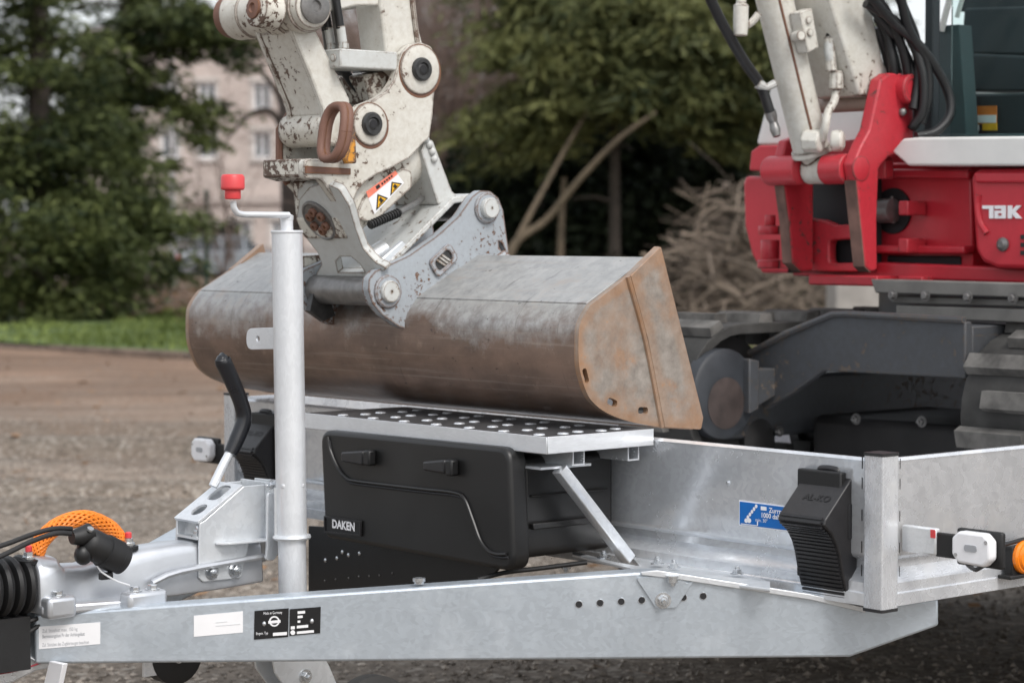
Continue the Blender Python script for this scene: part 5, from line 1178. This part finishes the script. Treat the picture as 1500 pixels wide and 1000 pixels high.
b = MB(); b.tube([(1.0951,1.14,1.7295),(1.1131,1.13,1.6851),(1.1376,1.13,1.6512),(1.1429,1.13,1.6112)], .0105, 12, 5); b.build('hydraulic_hose', M['hose'], cyl)
v0 = [(1.0368,1.6643),(1.0795,1.6765),(1.1044,1.5851),(1.0662,1.5703)]
b = MB(); b.pa(v0, 1.13, 1.165); vb2 = b.build('valve_block', M['white_arm'], cyl, bevel=.003)
for p in [(1.0631,1.6468),(1.0681,1.6183)]:
    q = MB(); q.lathe((p[0], 1.13, p[1]), (0,-1,0), [(.009,0),(.009,.005),(.004,.007)], 14); q.build('block_bolt', M['white_arm'], vb2)
q = MB(); q.cyl((1.0514,1.16,1.6097), Vector((1.042,1.13,1.6105)), .012, None, 14); q.build('block_stud', M['white_arm'], vb2)
b = MB(); b.lathe((0.9307,1.22,1.6292), (.02,0,1), [(.016,-.02),(.018,0),(.018,.05),(.012,.055),(.012,.075),(.015,.08),(.015,.1)], 14); b.tube([(0.9423,1.22,1.6299),(0.9595,1.21,1.6429),(0.972,1.2,1.6621)], .009, 10, 4); b.build('pipe_fitting', M['white_arm'], cyl)
b = MB(); b.tube([(0.8344,1.24,1.7117),(0.8895,1.24,1.6361),(0.964,1.24,1.5523),(1.0207,1.24,1.4985),(1.0437,1.23,1.4342)], .0125, 14, 6); lh = b.build('hydraulic_hose', M['hose'], X)
b = MB(); b.tube([(1.0436,1.23,1.4374),(1.0558,1.23,1.4103),(1.0571,1.22,1.3775)], [.014,.014,.010,.013,.009], 12, 4); b.build('hose_ferrule', M['pin'], lh)
b = MB(); b.tube([(1.0113,1.24,1.5029),(1.029,1.23,1.4935),(1.0513,1.22,1.5037)], [.014,.009,.010], 10, 4); b.build('hose_bracket', M['grey_hitch'], lh)
hoses = [[(1.1382,1.03,1.7237),(1.2447,1.03,1.6507),(1.3222,1,1.5886),(1.3881,0.98,1.5013),(1.3946,0.97,1.4359),(1.3562,0.98,1.3911),(1.3047,1,1.3773)],
 [(1.1766,1.05,1.688),(1.2572,1.03,1.6515),(1.3085,1.02,1.6052),(1.3282,1,1.5241),(1.3292,1,1.443),(1.3187,1.02,1.4027)],
 [(1.2176,1.06,1.7155),(1.256,1.05,1.6689),(1.2899,1.04,1.6055),(1.3212,1.04,1.5258),(1.3291,1.05,1.4613)],
 [(1.2543,1.08,1.6628),(1.2805,1.07,1.615),(1.2894,1.06,1.5498),(1.3073,1.07,1.4777)],
 [(1.2442,1.02,1.7303),(1.2824,1.02,1.6765),(1.3262,1.02,1.6062),(1.3349,1.02,1.5254),(1.3181,1.02,1.4434)],
 [(1.2174,1.07,1.6841),(1.2683,1.06,1.638),(1.3122,1.05,1.591),(1.3346,1.03,1.5096),(1.3484,1.03,1.4285),(1.3355,1.04,1.3958)],
 [(1.2669,1.08,1.6555),(1.3079,1.08,1.5926),(1.3393,1.08,1.5122)], [(1.2664,1.09,1.6399),(1.2972,1.09,1.5845),(1.3155,1.09,1.5281)],
 [(1.2471,1.01,1.7297),(1.2833,1.01,1.6355),(1.3379,1,1.5569),(1.3492,1,1.4762),(1.3368,1.01,1.4111)]]
for h_ in hoses:
    b = MB(); b.tube(h_, .0115, 12, 6); b.build('hydraulic_hose', M['hose'], X)

# --- cab
cabf = MB(); cabf.box(1.40, 1.46, .35, .40, 1.36, 2.35); cabf.box(2.3, 2.36, .98, 1.03, 1.3, 2.35); cabf.box(2.3, 2.36, .35, .40, 1.3, 2.35); cabf.box(1.38, 2.4, .33, 1.04, 2.33, 2.40)
cab = cabf.build('cab_frame', M['white_clean'], X, bevel=.01)
b = MB(); b.box(1.40, 1.43, 1.03, 1.055, 1.36, 2.34); b.build('cab_post', M['teal_dark'], cab, bevel=.004)
b = MB(); b.box(1.415, 1.421, .395, .985, 1.36, 2.34); b.build('windscreen', M['glass'], cab, smooth=False)
body('cab_pillar_trim', [(1.2038,1.457),(1.1553,1.5986),(1.0983,1.6572),(1.0289,1.6558),(1.0101,1.4659),(1.003,1.3827),(1.2031,1.3889)], 1.50, .05, M['teal'], cab, .004)
body('cab_floor', [(1.1578,1.3909),(0.6727,1.3787),(0.6725,1.3614),(1.1577,1.3758)], 1.44, .7, M['teal'], cab)
for i, (pts, pl_) in enumerate((([(1.2111,1.7245),(0.9,1.7086),(0.8983,1.5845),(1.1814,1.6041),(1.219,1.6412)], 1.75), ([(1.1619,1.6039),(0.8623,1.5766),(0.8612,1.4935),(1.1565,1.5069)], 1.70), ([(1.0938,1.4941),(0.8036,1.4877),(0.8022,1.3846),(1.0884,1.3919)], 1.62), ([(1.3462,1.8733),(1.0097,1.8436),(1.0079,1.7157),(1.3446,1.7328)], 1.9))):
    body(('seat_back', 'seat_cushion', 'seat_base', 'headrest')[i], pts, pl_, .12, M['teal_dark'], cab, .01, .015)
b = MB(); b.box(2.28, 2.30, .4, 1.0, 1.3, 1.62); b.build('rear_panel', M['teal_dark'], cab)
body('cab_label', [(1.0757,1.4621),(0.99,1.4603),(0.9895,1.4151),(1.0752,1.4181)], 1.60, .002, plain('orange_label', (.60, .17, .02), .5), cab, 0, 0)
body('label_panel', [(1.0697,1.4398),(0.9903,1.4376),(0.99,1.4184),(1.0695,1.4212)], 1.598, .0015, M['sticker_white'], cab, 0, 0)
body('cab_label', [(1.0311,1.4182),(0.9874,1.4175),(0.9872,1.3999),(1.0309,1.4014)], 1.5985, .002, M['yellow'], cab, 0, 0)
body('cab_label', [(1.071,1.4162),(1.0436,1.4153),(1.0434,1.4018),(1.0708,1.4027)], 1.598, .002, M['sticker_white'], cab, 0, 0)
b = MB(); b.tube([(1.49,1.0489,1.7246),(1.49,1.0651,1.676),(1.49,1.0753,1.6417)], .008, 8, 3); b.tube([(1.49,1.0094,1.7216),(1.49,1.0194,1.6943),(1.49,1.0275,1.6717)], .006, 8, 3); b.build('wiper_arm', M['white_clean'], cab)
b = MB(); b.box(1.33, 1.40, 1.0, 1.06, 1.352, 1.375); b.build('step_block', plain('grey_block', (.35, .33, .32), .6), ub, bevel=.003)

# ------------------------------------------------------------------ background
def at(px, D): return (px-750)/3400*D     # lateral position of things at a known distance
# left yews
tree('yew_tree', 'broad dark yew tree at the left edge with foliage down to the ground', 'tree', at(60, 28.5), 28.5,
     [(-.6,0,1.2,2.0,1.5,1.5),(.55,-.3,.9,1.35,1.2,1.1),(-.3,0,2.6,1.5,1.2,1.2),(-.9,0,4.2,1.3,1.2,1.5),(-1.2,.2,5.6,1.3,1.2,1.4),(1.0,-.2,2.1,.6,.7,.8),(-2.2,0,2.5,1.6,1.4,2.6)], 700, 95, M['yew'], (.2,.06), 7, None, (.09,.02), .42, .45, .45, .4, 21)
tree('yew_tree', 'ragged yew tree with loose drooping boughs beside the pale lamp post', 'tree', at(185, 31), 31,
     [(-.3,0,1.0,.6,.7,.6),(-.3,0,2.5,.65,.8,.8),(.5,-.2,3.7,1.0,.8,.42),(.9,-.2,3.9,.8,.6,.3),(1.35,-.1,3.55,.5,.5,.4),(.85,0,2.75,.5,.5,.24),(1.1,-.1,2.4,.3,.4,.22),(.1,0,3.1,.8,.6,.4),(.15,0,2.05,.5,.5,.35),(-.6,0,3.3,.7,.6,.4),(-.3,.2,4.25,.9,.6,.22)], 260, 80, M['yew'], (.10,.04), 5.5, None, (.09,.02), .30, .7, .35, .25, 22)
# cedar behind the bucket
tree('cedar_tree', 'large olive green cedar with drooping sprays above the brush heap', 'tree', at(900, 28), 28,
     [(-.7,-.3,3.0,.95,.9,1.0),(.3,-.4,3.4,1.6,1.0,1.1),(1.4,-.3,3.1,1.1,.9,1.1),(-.35,0,4.6,1.35,1.2,1.2),(1.0,0,4.9,1.9,1.2,1.3),(-1.35,-.2,2.2,.5,.6,.5),(.6,-.6,2.7,1.0,.6,.35),(-1.0,-.2,4.0,.6,.7,1.2),(2.2,0,4.2,.8,.8,1.6)], 720, 110, M['cedar'], (.08,.03), 7, None, (.11,.018), .42, .8, .35, .3, 23)
ud = [('dark_shrub', 'dark evergreen shrub directly behind the brush heap', at(960, 29), 30.5, [(0,0,1.0,1.5,.9,1.2),(.5,0,1.9,1.2,.8,.9)], 31),
      ('dark_shrub', 'dark evergreen shrub behind the forked leaning trunks', at(800, 30.5), 30.5, [(0,0,.8,1.3,.9,1.2),(-.3,0,1.7,.9,.7,.8),(.5,0,2.0,.9,.7,.8)], 32),
      ('dark_shrub', 'dark evergreen shrub seen left of the red machine cover', at(1110, 30.5), 30.5, [(0,0,1.1,1.3,.9,1.4),(.2,0,2.4,1.3,.9,1.2)], 33),
      ('dark_shrub', 'dark evergreen shrub close behind the raised hitch', at(690, 31), 31, [(0,0,.8,.5,.7,1.0)], 34),
      ('dark_shrub', 'dark evergreen shrub behind the machine body', at(1330, 30.5), 31, [(0,0,1.2,1.6,.9,1.2)], 35)]
for nm, lb, x_, y_, cr, sd_ in ud:
    tree(nm, lb, 'shrub', x_, y_, cr, 230, 60, M['under'], (.06,.03), 2.2, 'dark shrubs along the back', (.085,.045), .40, .2, .7, .25, sd_)

# bare brown shrubs: forking twigs
def bare(name, label, cat, x, y, h, spread, n, seed, mat='twig', thick=.018, group=None):
    r = random.Random(seed); gz = float(dip(y))+.05
    t = thing(name, label, cat, (x, y, gz), group, world=True); V = []; F = []; TN = []
    def seg(p, q, r0, r1, tn):
        d = (q-p).normalized(); e = d.orthogonal().normalized(); g = d.cross(e); k = len(V)
        for c, rad in ((p, r0), (q, r1)):
            for a in (0, 2.094, 4.189): V.append(c+(e*math.cos(a)+g*math.sin(a))*rad)
        for i in range(3): F.append((k+i, k+(i+1) % 3, k+3+(i+1) % 3, k+3+i))
        TN.extend([tn]*6)
    def grow(p, d, L, rad, dep):
        m = 3; tn = r.uniform(0, 1)
        for i in range(m):
            d = (d+Vector((r.gauss(0,.16), r.gauss(0,.16), r.gauss(.03,.12)))).normalized(); q = p+d*(L/m)
            seg(p, q, rad, rad*.8, tn); rad *= .8
            if dep > 0:
                for _ in range(r.choice((1, 2, 2))):
                    e = (d+Vector((r.gauss(0,.6), r.gauss(0,.6), r.gauss(.1,.4)))).normalized(); grow(q, e, L*r.uniform(.45,.7), rad*.6, dep-1)
            p = q
    for i in range(n):
        a = r.uniform(0, 2*PI); s_ = r.uniform(0, .25)*spread
        grow(Vector((x+math.cos(a)*s_, y+math.sin(a)*s_, gz-.05)), Vector((math.cos(a)*spread*.25/h*r.uniform(0,2), math.sin(a)*spread*.25/h*r.uniform(0,2), 1)).normalized(), h*r.uniform(.7,1.05), thick, 3)
    me = bpy.data.meshes.new(name); me.from_pydata([v-Vector((x, y, gz)) for v in V], [], F)
    at_ = me.attributes.new('tone', 'FLOAT', 'POINT'); at_.data.foreach_set('value', np.array(TN, np.float32)); me.materials.append(M[mat])
    o = bpy.data.objects.new('twigs', me); C.objects.link(o); o.parent = t; return t
bare('bare_shrub', 'tall leafless reddish brown shrub right behind the white dipper arm', 'shrub', at(655, 33), 33, 4.9, 1.4, 75, 5, thick=.022)
bare('bare_shrub', 'leafless brown shrub in front of the beige facade', 'shrub', at(335, 34), 34, 2.2, 1.3, 4, 6, thick=.02)
bare('bare_shrub', 'leafless brown shrub low behind the left end of the bucket', 'shrub', at(225, 33), 33, .9, 1.2, 7, 8, thick=.012)
bare('bare_tree', 'hazy leafless brown tree far behind the white dipper arm', 'tree', at(668, 45), 45, 6.5, 2.2, 40, 15, thick=.035)
# trunk behind the hitch
t_ = thing('bare_tree', 'thick dark bare trunk seen just left of the hitch cheeks', 'tree', (at(428, 36), 36, .05), world=True)
b = MB(); b.tube([(at(428,36), 36, -.1), (at(427,36), 36, 1.4), (at(424,36), 36, 2.6), (at(415,36), 36, 4.2)], [.19,.16,.15,.10], 12, 4); b.build('trunk', plain('dark_bark', (.06,.048,.042), .9, 0, .3, 6), t_)
b = MB(); b.tube([(at(424,36), 36, 2.5), (at(400,36), 36, 3.0), (at(365,36), 36, 2.95), (at(335,36), 36, 2.6)], [.06,.05,.035,.02], 8, 4); b.tube([(at(420,36), 36, 3.0), (at(395,36), 36, 3.5), (at(350,36), 36, 3.9)], [.06,.04,.02], 8, 4); b.build('limb', M['bark'], t_)
# forked leaning trunks
t_ = thing('leaning_tree', 'two pale thin trunks leaning right from one foot in front of the dark shrubs', 'tree', (at(735, 27), 27, .05), world=True)
def wp(px, py, D): return ((px-750)/3400*D, D, 1.15-(py-340)/3400*D)
b = MB(); b.tube([wp(735,440,27), wp(752,360,27), wp(800,322,27), wp(850,262,26.8), wp(905,205,26.6), wp(960,165,26.5)], [.06,.05,.042,.037,.03,.018], 10, 5); b.build('trunk', M['bark_pale'], t_)
b = MB(); b.tube([wp(748,372,27), wp(768,330,27), wp(800,270,27.1), wp(830,215,27.2), wp(862,160,27.3)], [.045,.036,.03,.026,.016], 10, 5); b.build('trunk', M['bark_pale'], t_)
b = MB(); b.tube([wp(822,440,28), wp(821,360,28), wp(826,260,28)], [.05,.045,.03], 8, 4); b.build('stem', M['bark_pale'], t_)
# brush heap
r = np.random.default_rng(3); V = []; F = []; TN = []
hx, hy = at(1045, 22), 22.0
for i in range(1500):
    a = r.uniform(0, 2*PI); q = r.uniform(0, 1)**.6
    c = np.array([hx+math.cos(a)*q*1.35, hy+math.sin(a)*q*.9, 0]); top = 1.95*(1-q**2.0)*(.7+.3*math.sin(c[0]*3+1))
    c[2] = r.uniform(.05, max(.12, top))
    el = r.normal(.08, .5); az = r.uniform(0, 2*PI) if r.uniform() < .72 else r.choice([2.6, -.5])+r.normal(0, .4)
    L = r.uniform(.25, 1.25); d = np.array([math.cos(az)*math.cos(el), math.sin(az)*math.cos(el)*.6, math.sin(el)]); sg = np.array([r.normal(0,.12), r.normal(0,.1), -abs(r.normal(0,.14))])
    pts = [Vector(c-d*L/2+sg*L*.4), Vector(c), Vector(c+d*L/2+sg*L*.5)]
    for p in pts: p.z = max(p.z, .03)
    rad = r.choice([.004,.008,.013,.022], p=[.36,.34,.22,.08]); P = spline(pts, 3); k0 = len(V); e = (P[-1]-P[0]).orthogonal().normalized(); g = (P[-1]-P[0]).normalized().cross(e)
    for j, p in enumerate(P):
        for an in (0, 1.57, 3.14, 4.71): V.append(p+(e*math.cos(an)+g*math.sin(an))*rad*(1-.5*j/len(P)))
    for j in range(len(P)-1):
        for m in range(4): F.append((k0+j*4+m, k0+j*4+(m+1) % 4, k0+j*4+4+(m+1) % 4, k0+j*4+4+m))
    TN += [float(r.uniform(-.2, 1.3))]*(len(P)*4)
bh = thing('brush_heap', 'tangled heap of cut bare branches behind the bucket', 'brush heap', (hx, hy, 0), world=True)
me = bpy.data.meshes.new('branches'); me.from_pydata([v-Vector((hx, hy, 0)) for v in V], [], F)
a_ = me.attributes.new('tone', 'FLOAT', 'POINT'); a_.data.foreach_set('value', np.array(TN, np.float32)); me.materials.append(leafmat('cut_branches', (.045,.034,.027), (.27,.215,.17), 0))
o = bpy.data.objects.new('branches', me); C.objects.link(o); o.parent = bh; o['kind'] = 'stuff'
# concrete block
b = MB(); x_ = at(1265, 16); b.box(x_-.22, x_+.24, 15.8, 16.3, -.05, .84)
cbk = b.build('concrete_block', plain('weathered_concrete', (.27,.255,.235), .9, 0, .2, 6, .004), None, bevel=.02); tag(cbk, 'weathered grey concrete block behind the far track', 'concrete block')

# grass strip and its blades
r = np.random.default_rng(9); n = 26000
tt = r.uniform(-14, 6, n); qq = r.uniform(.12, 7.5, n)
P = KO[None]+KT[None]*tt[:, None]+KN[None]*qq[:, None]
keep = (np.sin(P[:,0]*1.3)+np.sin(P[:,1]*1.7+1)+r.normal(0,.7,n) > -1.1) & (P[:,1] < 31)
keep &= ~((P[:,0] < -4.6) & (P[:,1] > 26.0+.8*np.sin(P[:,0]*2)))
P = P[keep]; n = len(P); z = np.array([vz(a, b_) for a, b_ in zip(tt[keep], qq[keep])])
d1 = np.stack([r.normal(0,.022,n), r.normal(0,.022,n), r.uniform(.02,.055,n)], 1); d2 = np.stack([r.uniform(-1,1,n)*.014, r.uniform(-1,1,n)*.006, 0*z], 1)+np.array([.008,0,0])
gr = quads('grass', np.concatenate([P, z[:,None]+.03], 1), d1, d2, .5+.25*np.sin(P[:,0]*2.1)+r.normal(0,.2,n), M['grassblade'], None, 'stuff')
b = MB()
M['turf'] = plain('turf', (.075,.11,.03), .95, 0, .4, 5, .01)
turf = vgrid('turf', np.linspace(-14, 6, 60), np.linspace(.11, 6.2, 20), lambda p, q: vz(p, q)+.006, M['turf'], 'structure')
# fallen leaves on the verge and stones and leaves on the gravel
n = 9000; tt = r.uniform(-16, 8, n); qq = r.uniform(4, 20, n); P = KO[None]+KT[None]*tt[:,None]+KN[None]*qq[:,None]
z = np.array([vz(a, b_) for a, b_ in zip(tt, qq)])+dip(P[:,1])+.02
d1 = r.normal(0,.035,(n,3)); d1[:,2] *= .5; d2 = r.normal(0,.03,(n,3)); d2[:,2] *= .5
quads('fallen_leaves', np.concatenate([P, z[:,None]], 1), d1, d2, r.uniform(0,1,n), M['leaf_dry'], None, 'stuff')
n = 1500; x_ = r.uniform(-5, 5, n); y_ = r.uniform(6, 21, n); kk = kdist(x_, y_) < -.2; x_, y_ = x_[kk], y_[kk]; n = len(x_)
d1 = r.normal(0,.018,(n,3)); d1[:,2] *= .3; d2 = r.normal(0,.013,(n,3)); d2[:,2] *= .3
quads('fallen_leaves', np.stack([x_, y_, groundz(x_, y_)+.008], 1), d1, d2, r.uniform(.2,1.2,n), M['leaf_dry'], None, 'stuff')
# pebbles
n = 30000; y_ = 5.2+ (r.uniform(0,1,n)**1.6)*9; x_ = r.uniform(-1,1,n)*(.25*y_+.4); s_ = r.lognormal(-5.15,.45,n).clip(.0025,.013)
base = np.array([(1,0,0),(-1,0,0),(0,1,0),(0,-1,0),(0,0,1),(0,0,-1)], float); tri = np.array([(0,2,4),(2,1,4),(1,3,4),(3,0,4),(2,0,5),(1,2,5),(3,1,5),(0,3,5)])
vv = base[None]*s_[:,None,None]*r.uniform(.6,1.3,(n,6,3)); an = r.uniform(0,2*PI,n); c_, s2 = np.cos(an)[:,None], np.sin(an)[:,None]
vx = vv[:,:,0]*c_-vv[:,:,1]*s2; vy = vv[:,:,0]*s2+vv[:,:,1]*c_
vv = np.stack([vx+x_[:,None], vy+y_[:,None], vv[:,:,2]*.7+(groundz(x_, y_)+s_*.2)[:,None]], 2).reshape(-1,3)
ff = (tri[None]+np.arange(n)[:,None,None]*6).reshape(-1,3)
me = bpy.data.meshes.new('pebbles'); me.from_pydata(vv.tolist(), [], ff.tolist())
a_ = me.attributes.new('tone', 'FLOAT', 'POINT'); a_.data.foreach_set('value', np.repeat(r.uniform(0,1,n),6).astype(np.float32)); me.materials.append(leafmat('gravel_stones', (.09,.075,.06), (.38,.33,.28), 0))
o = bpy.data.objects.new('pebbles', me); C.objects.link(o); o['kind'] = 'stuff'

# ------------------------------------------------------------------ far things: building, cars, lamp post, fence
BY = 88.0; GZ = -.45
bd_ = thing('apartment_building', 'blurred pinkish beige apartment building with white framed windows behind the trees', 'building', (-11, BY, GZ), world=True)
def wx(px): return (px-750)/3400*BY
def wz(py): return 1.15-(py-340)/3400*BY
x0, x1 = wx(120), wx(620); ztop = wz(52)
wins = []
for px in (195, 250, 305, 385, 440, 500, 560):
    for py in (65, 142, 213): wins.append((px, py, 13, 20 if py > 70 else 14))
    wins.append((px-30, 345, 12, 22))
holes = [[(wx(px-w_), wz(py+h_)), (wx(px+w_), wz(py+h_)), (wx(px+w_), wz(py-h_)), (wx(px-w_), wz(py-h_))] for px, py, w_, h_ in wins if wz(py-h_) < ztop-.3]
b = MB(); b.ext((0,BY,0), (1,0,0), (0,0,1), (0,1,0), [(x0,GZ-.2),(x1,GZ-.2),(x1,ztop),(x0,ztop)], 0, .35, holes); wl_ = b.build('facade', plain('pinkish_render', (.47,.40,.365), .9, 0, .12, .8), bd_, smooth=False)
b = MB(); b.box(x0, x1, BY+.35, BY+11, GZ-.2, ztop); b.build('house_core', plain('house_core_render', (.36,.29,.26), .9), bd_)
for h_ in holes:
    (ax_, az), (bx_, bz) = h_[0], h_[2]
    b = MB(); b.ext((0,BY+.1,0), (1,0,0), (0,0,1), (0,1,0), [(ax_,az),(bx_,az),(bx_,bz),(ax_,bz)], 0, .08, [[(ax_+.09,az+.09),((ax_+bx_)/2-.04,az+.09),((ax_+bx_)/2-.04,bz-.09),(ax_+.09,bz-.09)], [((ax_+bx_)/2+.04,az+.09),(bx_-.09,az+.09),(bx_-.09,bz-.09),((ax_+bx_)/2+.04,bz-.09)]])
    wf = b.build('window', M['sticker_white'], bd_, smooth=False)
    b = MB(); b.box(ax_+.05, bx_-.05, BY+.15, BY+.17, az+.05, bz-.05); b.build('pane', plain('window_pane', (.10,.11,.12), .1) if 'window_pane' not in bpy.data.materials else bpy.data.materials['window_pane'], wf, smooth=False)
    b = MB(); b.box(ax_-.12, bx_+.12, BY-.12, BY+.05, az-.14, az-.02); b.box(ax_-.14, ax_-.02, BY-.04, BY+.02, az, bz); b.box(bx_+.02, bx_+.14, BY-.04, BY+.02, az, bz); b.box(ax_-.16, bx_+.16, BY-.09, BY+.02, bz+.02, bz+.2); b.build('window_surround', plain('surround', (.50,.46,.43), .8) if 'surround' not in bpy.data.materials else bpy.data.materials['surround'], wf, smooth=False)
b = MB(); b.box(x0, x1, BY-.15, BY+.02, wz(298), wz(286)); b.box(x0, x1, BY-.3, BY+.3, ztop-.25, ztop+.1); b.build('cornice', plain('cornice', (.42,.36,.33), .8), bd_)
b = MB(); b.ext((0,BY+5.5,0), (0,1,0), (0,0,1), (1,0,0), [(-6,ztop),(5.8,ztop),(0,ztop+.9)], x0, x1); b.build('roof', plain('slate_roof', (.10,.08,.075), .8), bd_)
# low garden wall and hedge before the building
b = MB(); b.box(wx(60), wx(640), BY-6, BY-5.6, GZ-.1, GZ+1.1); tag(b.build('garden_wall', plain('garden_wall_render', (.30,.26,.24), .9)), 'low rendered wall in front of the apartment building', 'wall')
tree('hedge', 'clipped dark hedge behind the parked cars', 'hedge', at(290, 84), 84, [(x_, 0, .9, .8, .6, 1.0) for x_ in (-1.2,-.5,.2,.9)], 90, 60, M['under'], (.06,.03), 1.2, None, (.12,.08), .5, .1, .8, .3, 51)

def car(name, label, x, y, rot, paint, L=4.2, Wd=1.75, Ht=1.48, hatch=True):
    t = thing(name, label, 'car', (x, y, float(dip(y))-.02), 'parked cars', world=True); t.rotation_euler = (0, 0, rot)
    BASE[t.name] = Vector((0, 0, 0))
    hl = L/2
    low = [(-hl,.28),(-hl+.05,.62),(-hl+.25,.86),(-.95,.98),(hl-.25,.98),(hl-.02,.85),(hl,.35),(hl-.1,.24),(-hl+.15,.22)]
    b = MB(); b.ext((0,0,0), (1,0,0), (0,0,1), (0,1,0), rr(low, .1, 4), -Wd/2, Wd/2); body_ = b.build('car_body', paint, t, bevel=.05, seg=3)
    cabp = [(-1.0,.95),(-.35,Ht-.04),(.2,Ht),(hl-.75,Ht-.03),(hl-.22,.97)]
    b = MB(); v0 = []
    n = len(cabp)
    for s_ in (-1, 1):
        for p in cabp: v0.append((p[0], s_*(Wd/2-.06-(p[1]-.95)*.28), p[1]))
    b.add(v0, [list(range(n)), list(range(2*n-1, n-1, -1))]+[[i, (i+1) % n, (i+1) % n+n, i+n] for i in range(n)]); b.build('glasshouse', M['car_glass'], t, bevel=.02)
    b = MB(); b.ext((0,0,0), (1,0,0), (0,0,1), (0,1,0), [(-.42,Ht-.06),(-.3,Ht-.005),(.2,Ht+.02),(hl-.7,Ht-.005),(hl-.62,Ht-.08)], -Wd/2+.19, Wd/2-.19); b.build('roof', paint, t, bevel=.02)
    for s_ in (-1, 1):
        for bx, k in ((-.30,.09), (.55,.08)):
            b = MB(); y0 = s_*(Wd/2-.055); y1 = s_*(Wd/2-.20)
            b.add([(bx,y0,.96),(bx+k,y0,.96),(bx+k,y1,Ht-.03),(bx,y1,Ht-.03),(bx,y0+s_*.015,.96),(bx+k,y0+s_*.015,.96),(bx+k,y1+s_*.015,Ht-.03),(bx,y1+s_*.015,Ht-.03)], [(0,1,2,3),(4,7,6,5),(0,4,5,1),(1,5,6,2),(2,6,7,3),(3,7,4,0)]); b.build('pillar', paint, t)
        for wx_ in (-hl+.75, hl-.75):
            b = MB(); b.lathe((wx_, s_*(Wd/2-.2), .31), (0, s_, 0), [(.18,0),(.30,.0),(.31,.03),(.31,.17),(.29,.2),(.19,.205)], 24); w1 = b.build('wheel', M['rubber'], t)
            b = MB(); b.lathe((wx_, s_*(Wd/2-.2), .31), (0, s_, 0), [(.19,.19),(.17,.205),(.03,.2),(0,.2)], 16); b.build('rim', M['galv'], w1)
        b = MB(); b.box(hl-.06, hl+.012, *sorted((s_*(Wd/2-.35), s_*(Wd/2-.05))), .66, .88); b.build('tail_light', M['tail'], t, bevel=.02)
        b = MB(); b.box(-hl-.012, -hl+.2, *sorted((s_*(Wd/2-.42), s_*(Wd/2-.08))), .58, .74); b.build('headlight', M['lens'], t, bevel=.03)
    b = MB(); b.box(hl-.02, hl+.015, -.26, .26, .50, .61); b.build('number_plate', M['sticker_white'], t)
    b = MB(); b.box(hl-.05, hl+.03, -Wd/2+.1, Wd/2-.1, .28, .42); b.build('bumper', M['rubber'], t, bevel=.03)
M['car_glass'] = plain('car_glass', (.03,.035,.04), .12); M['tail'] = plain('tail_light', (.45,.015,.02), .25)
car('parked_car', 'silver grey hatchback with red tail lights behind the dark green fence post', at(335, 80), 80, math.radians(-150), plain('grey_car_paint', (.22,.24,.26), .3, .4))
car('parked_car', 'white car partly hidden behind the pale lamp post', at(280, 83), 83, math.radians(-60), plain('white_car_paint', (.55,.55,.56), .3))
# lamp post and fence post
lp = thing('lamp_post', 'tall pale grey lamp post rising through the yew boughs', 'lamp post', (at(253, 50), 50, -.12), world=True)
b = MB(); b.lathe((at(253,50), 50, -.15), (0,0,1), [(.09,0),(.09,.9),(.075,.95),(.07,2),(.055,6.4)], 16); b.build('pole', plain('mottled_pole', (.34,.33,.33), .7, 0, .4, 1.5), lp)
b = MB(); b.tube([(at(253,50), 50, 6.2), (at(253,50), 50, 6.7), (at(253,50)+.4, 49.9, 6.9), (at(253,50)+1.0, 49.8, 6.95)], .035, 10, 4); b.build('arm', M['galv'], lp)
b = MB(); b.box(at(253,50)+.9, at(253,50)+1.5, 49.65, 49.95, 6.88, 6.99); b.build('lamp_head', M['galv'], lp, bevel=.03)
for px_, lb in ((303, 'dark green metal fence post in front of the grey hatchback'),):
    b = MB(); b.lathe((at(px_, 38), 38, -.05), (0,0,1), [(.04,0),(.04,1.85),(.045,1.86),(.03,1.9)], 12); fpst = b.build('fence_post', plain('green_post', (.012,.05,.035), .5)); tag(fpst, lb, 'fence post')
# tree row far behind the machine, closing the view
tree('conifer', 'tall dark conifer far behind the excavator boom', 'tree', at(1180, 36), 36, [(-.3,0,3.0,1.5,1.2,2.2),(-.3,0,5.0,1.2,1.2,2.0),(-1.2,0,2.0,1.4,1.0,1.6)], 420, 60, M['under'], (.2,.06), 7.5, None, (.11,.05), .5, .4, .5, .3, 61)
tree('conifer', 'dark conifer behind the cedar in the middle', 'tree', at(900, 37), 37, [(0,0,2.0,2.0,1.2,2.0),(.2,0,4.4,2.0,1.2,2.2)], 420, 60, M['under'], (.2,.06), 7, None, (.11,.05), .5, .4, .5, .3, 62)
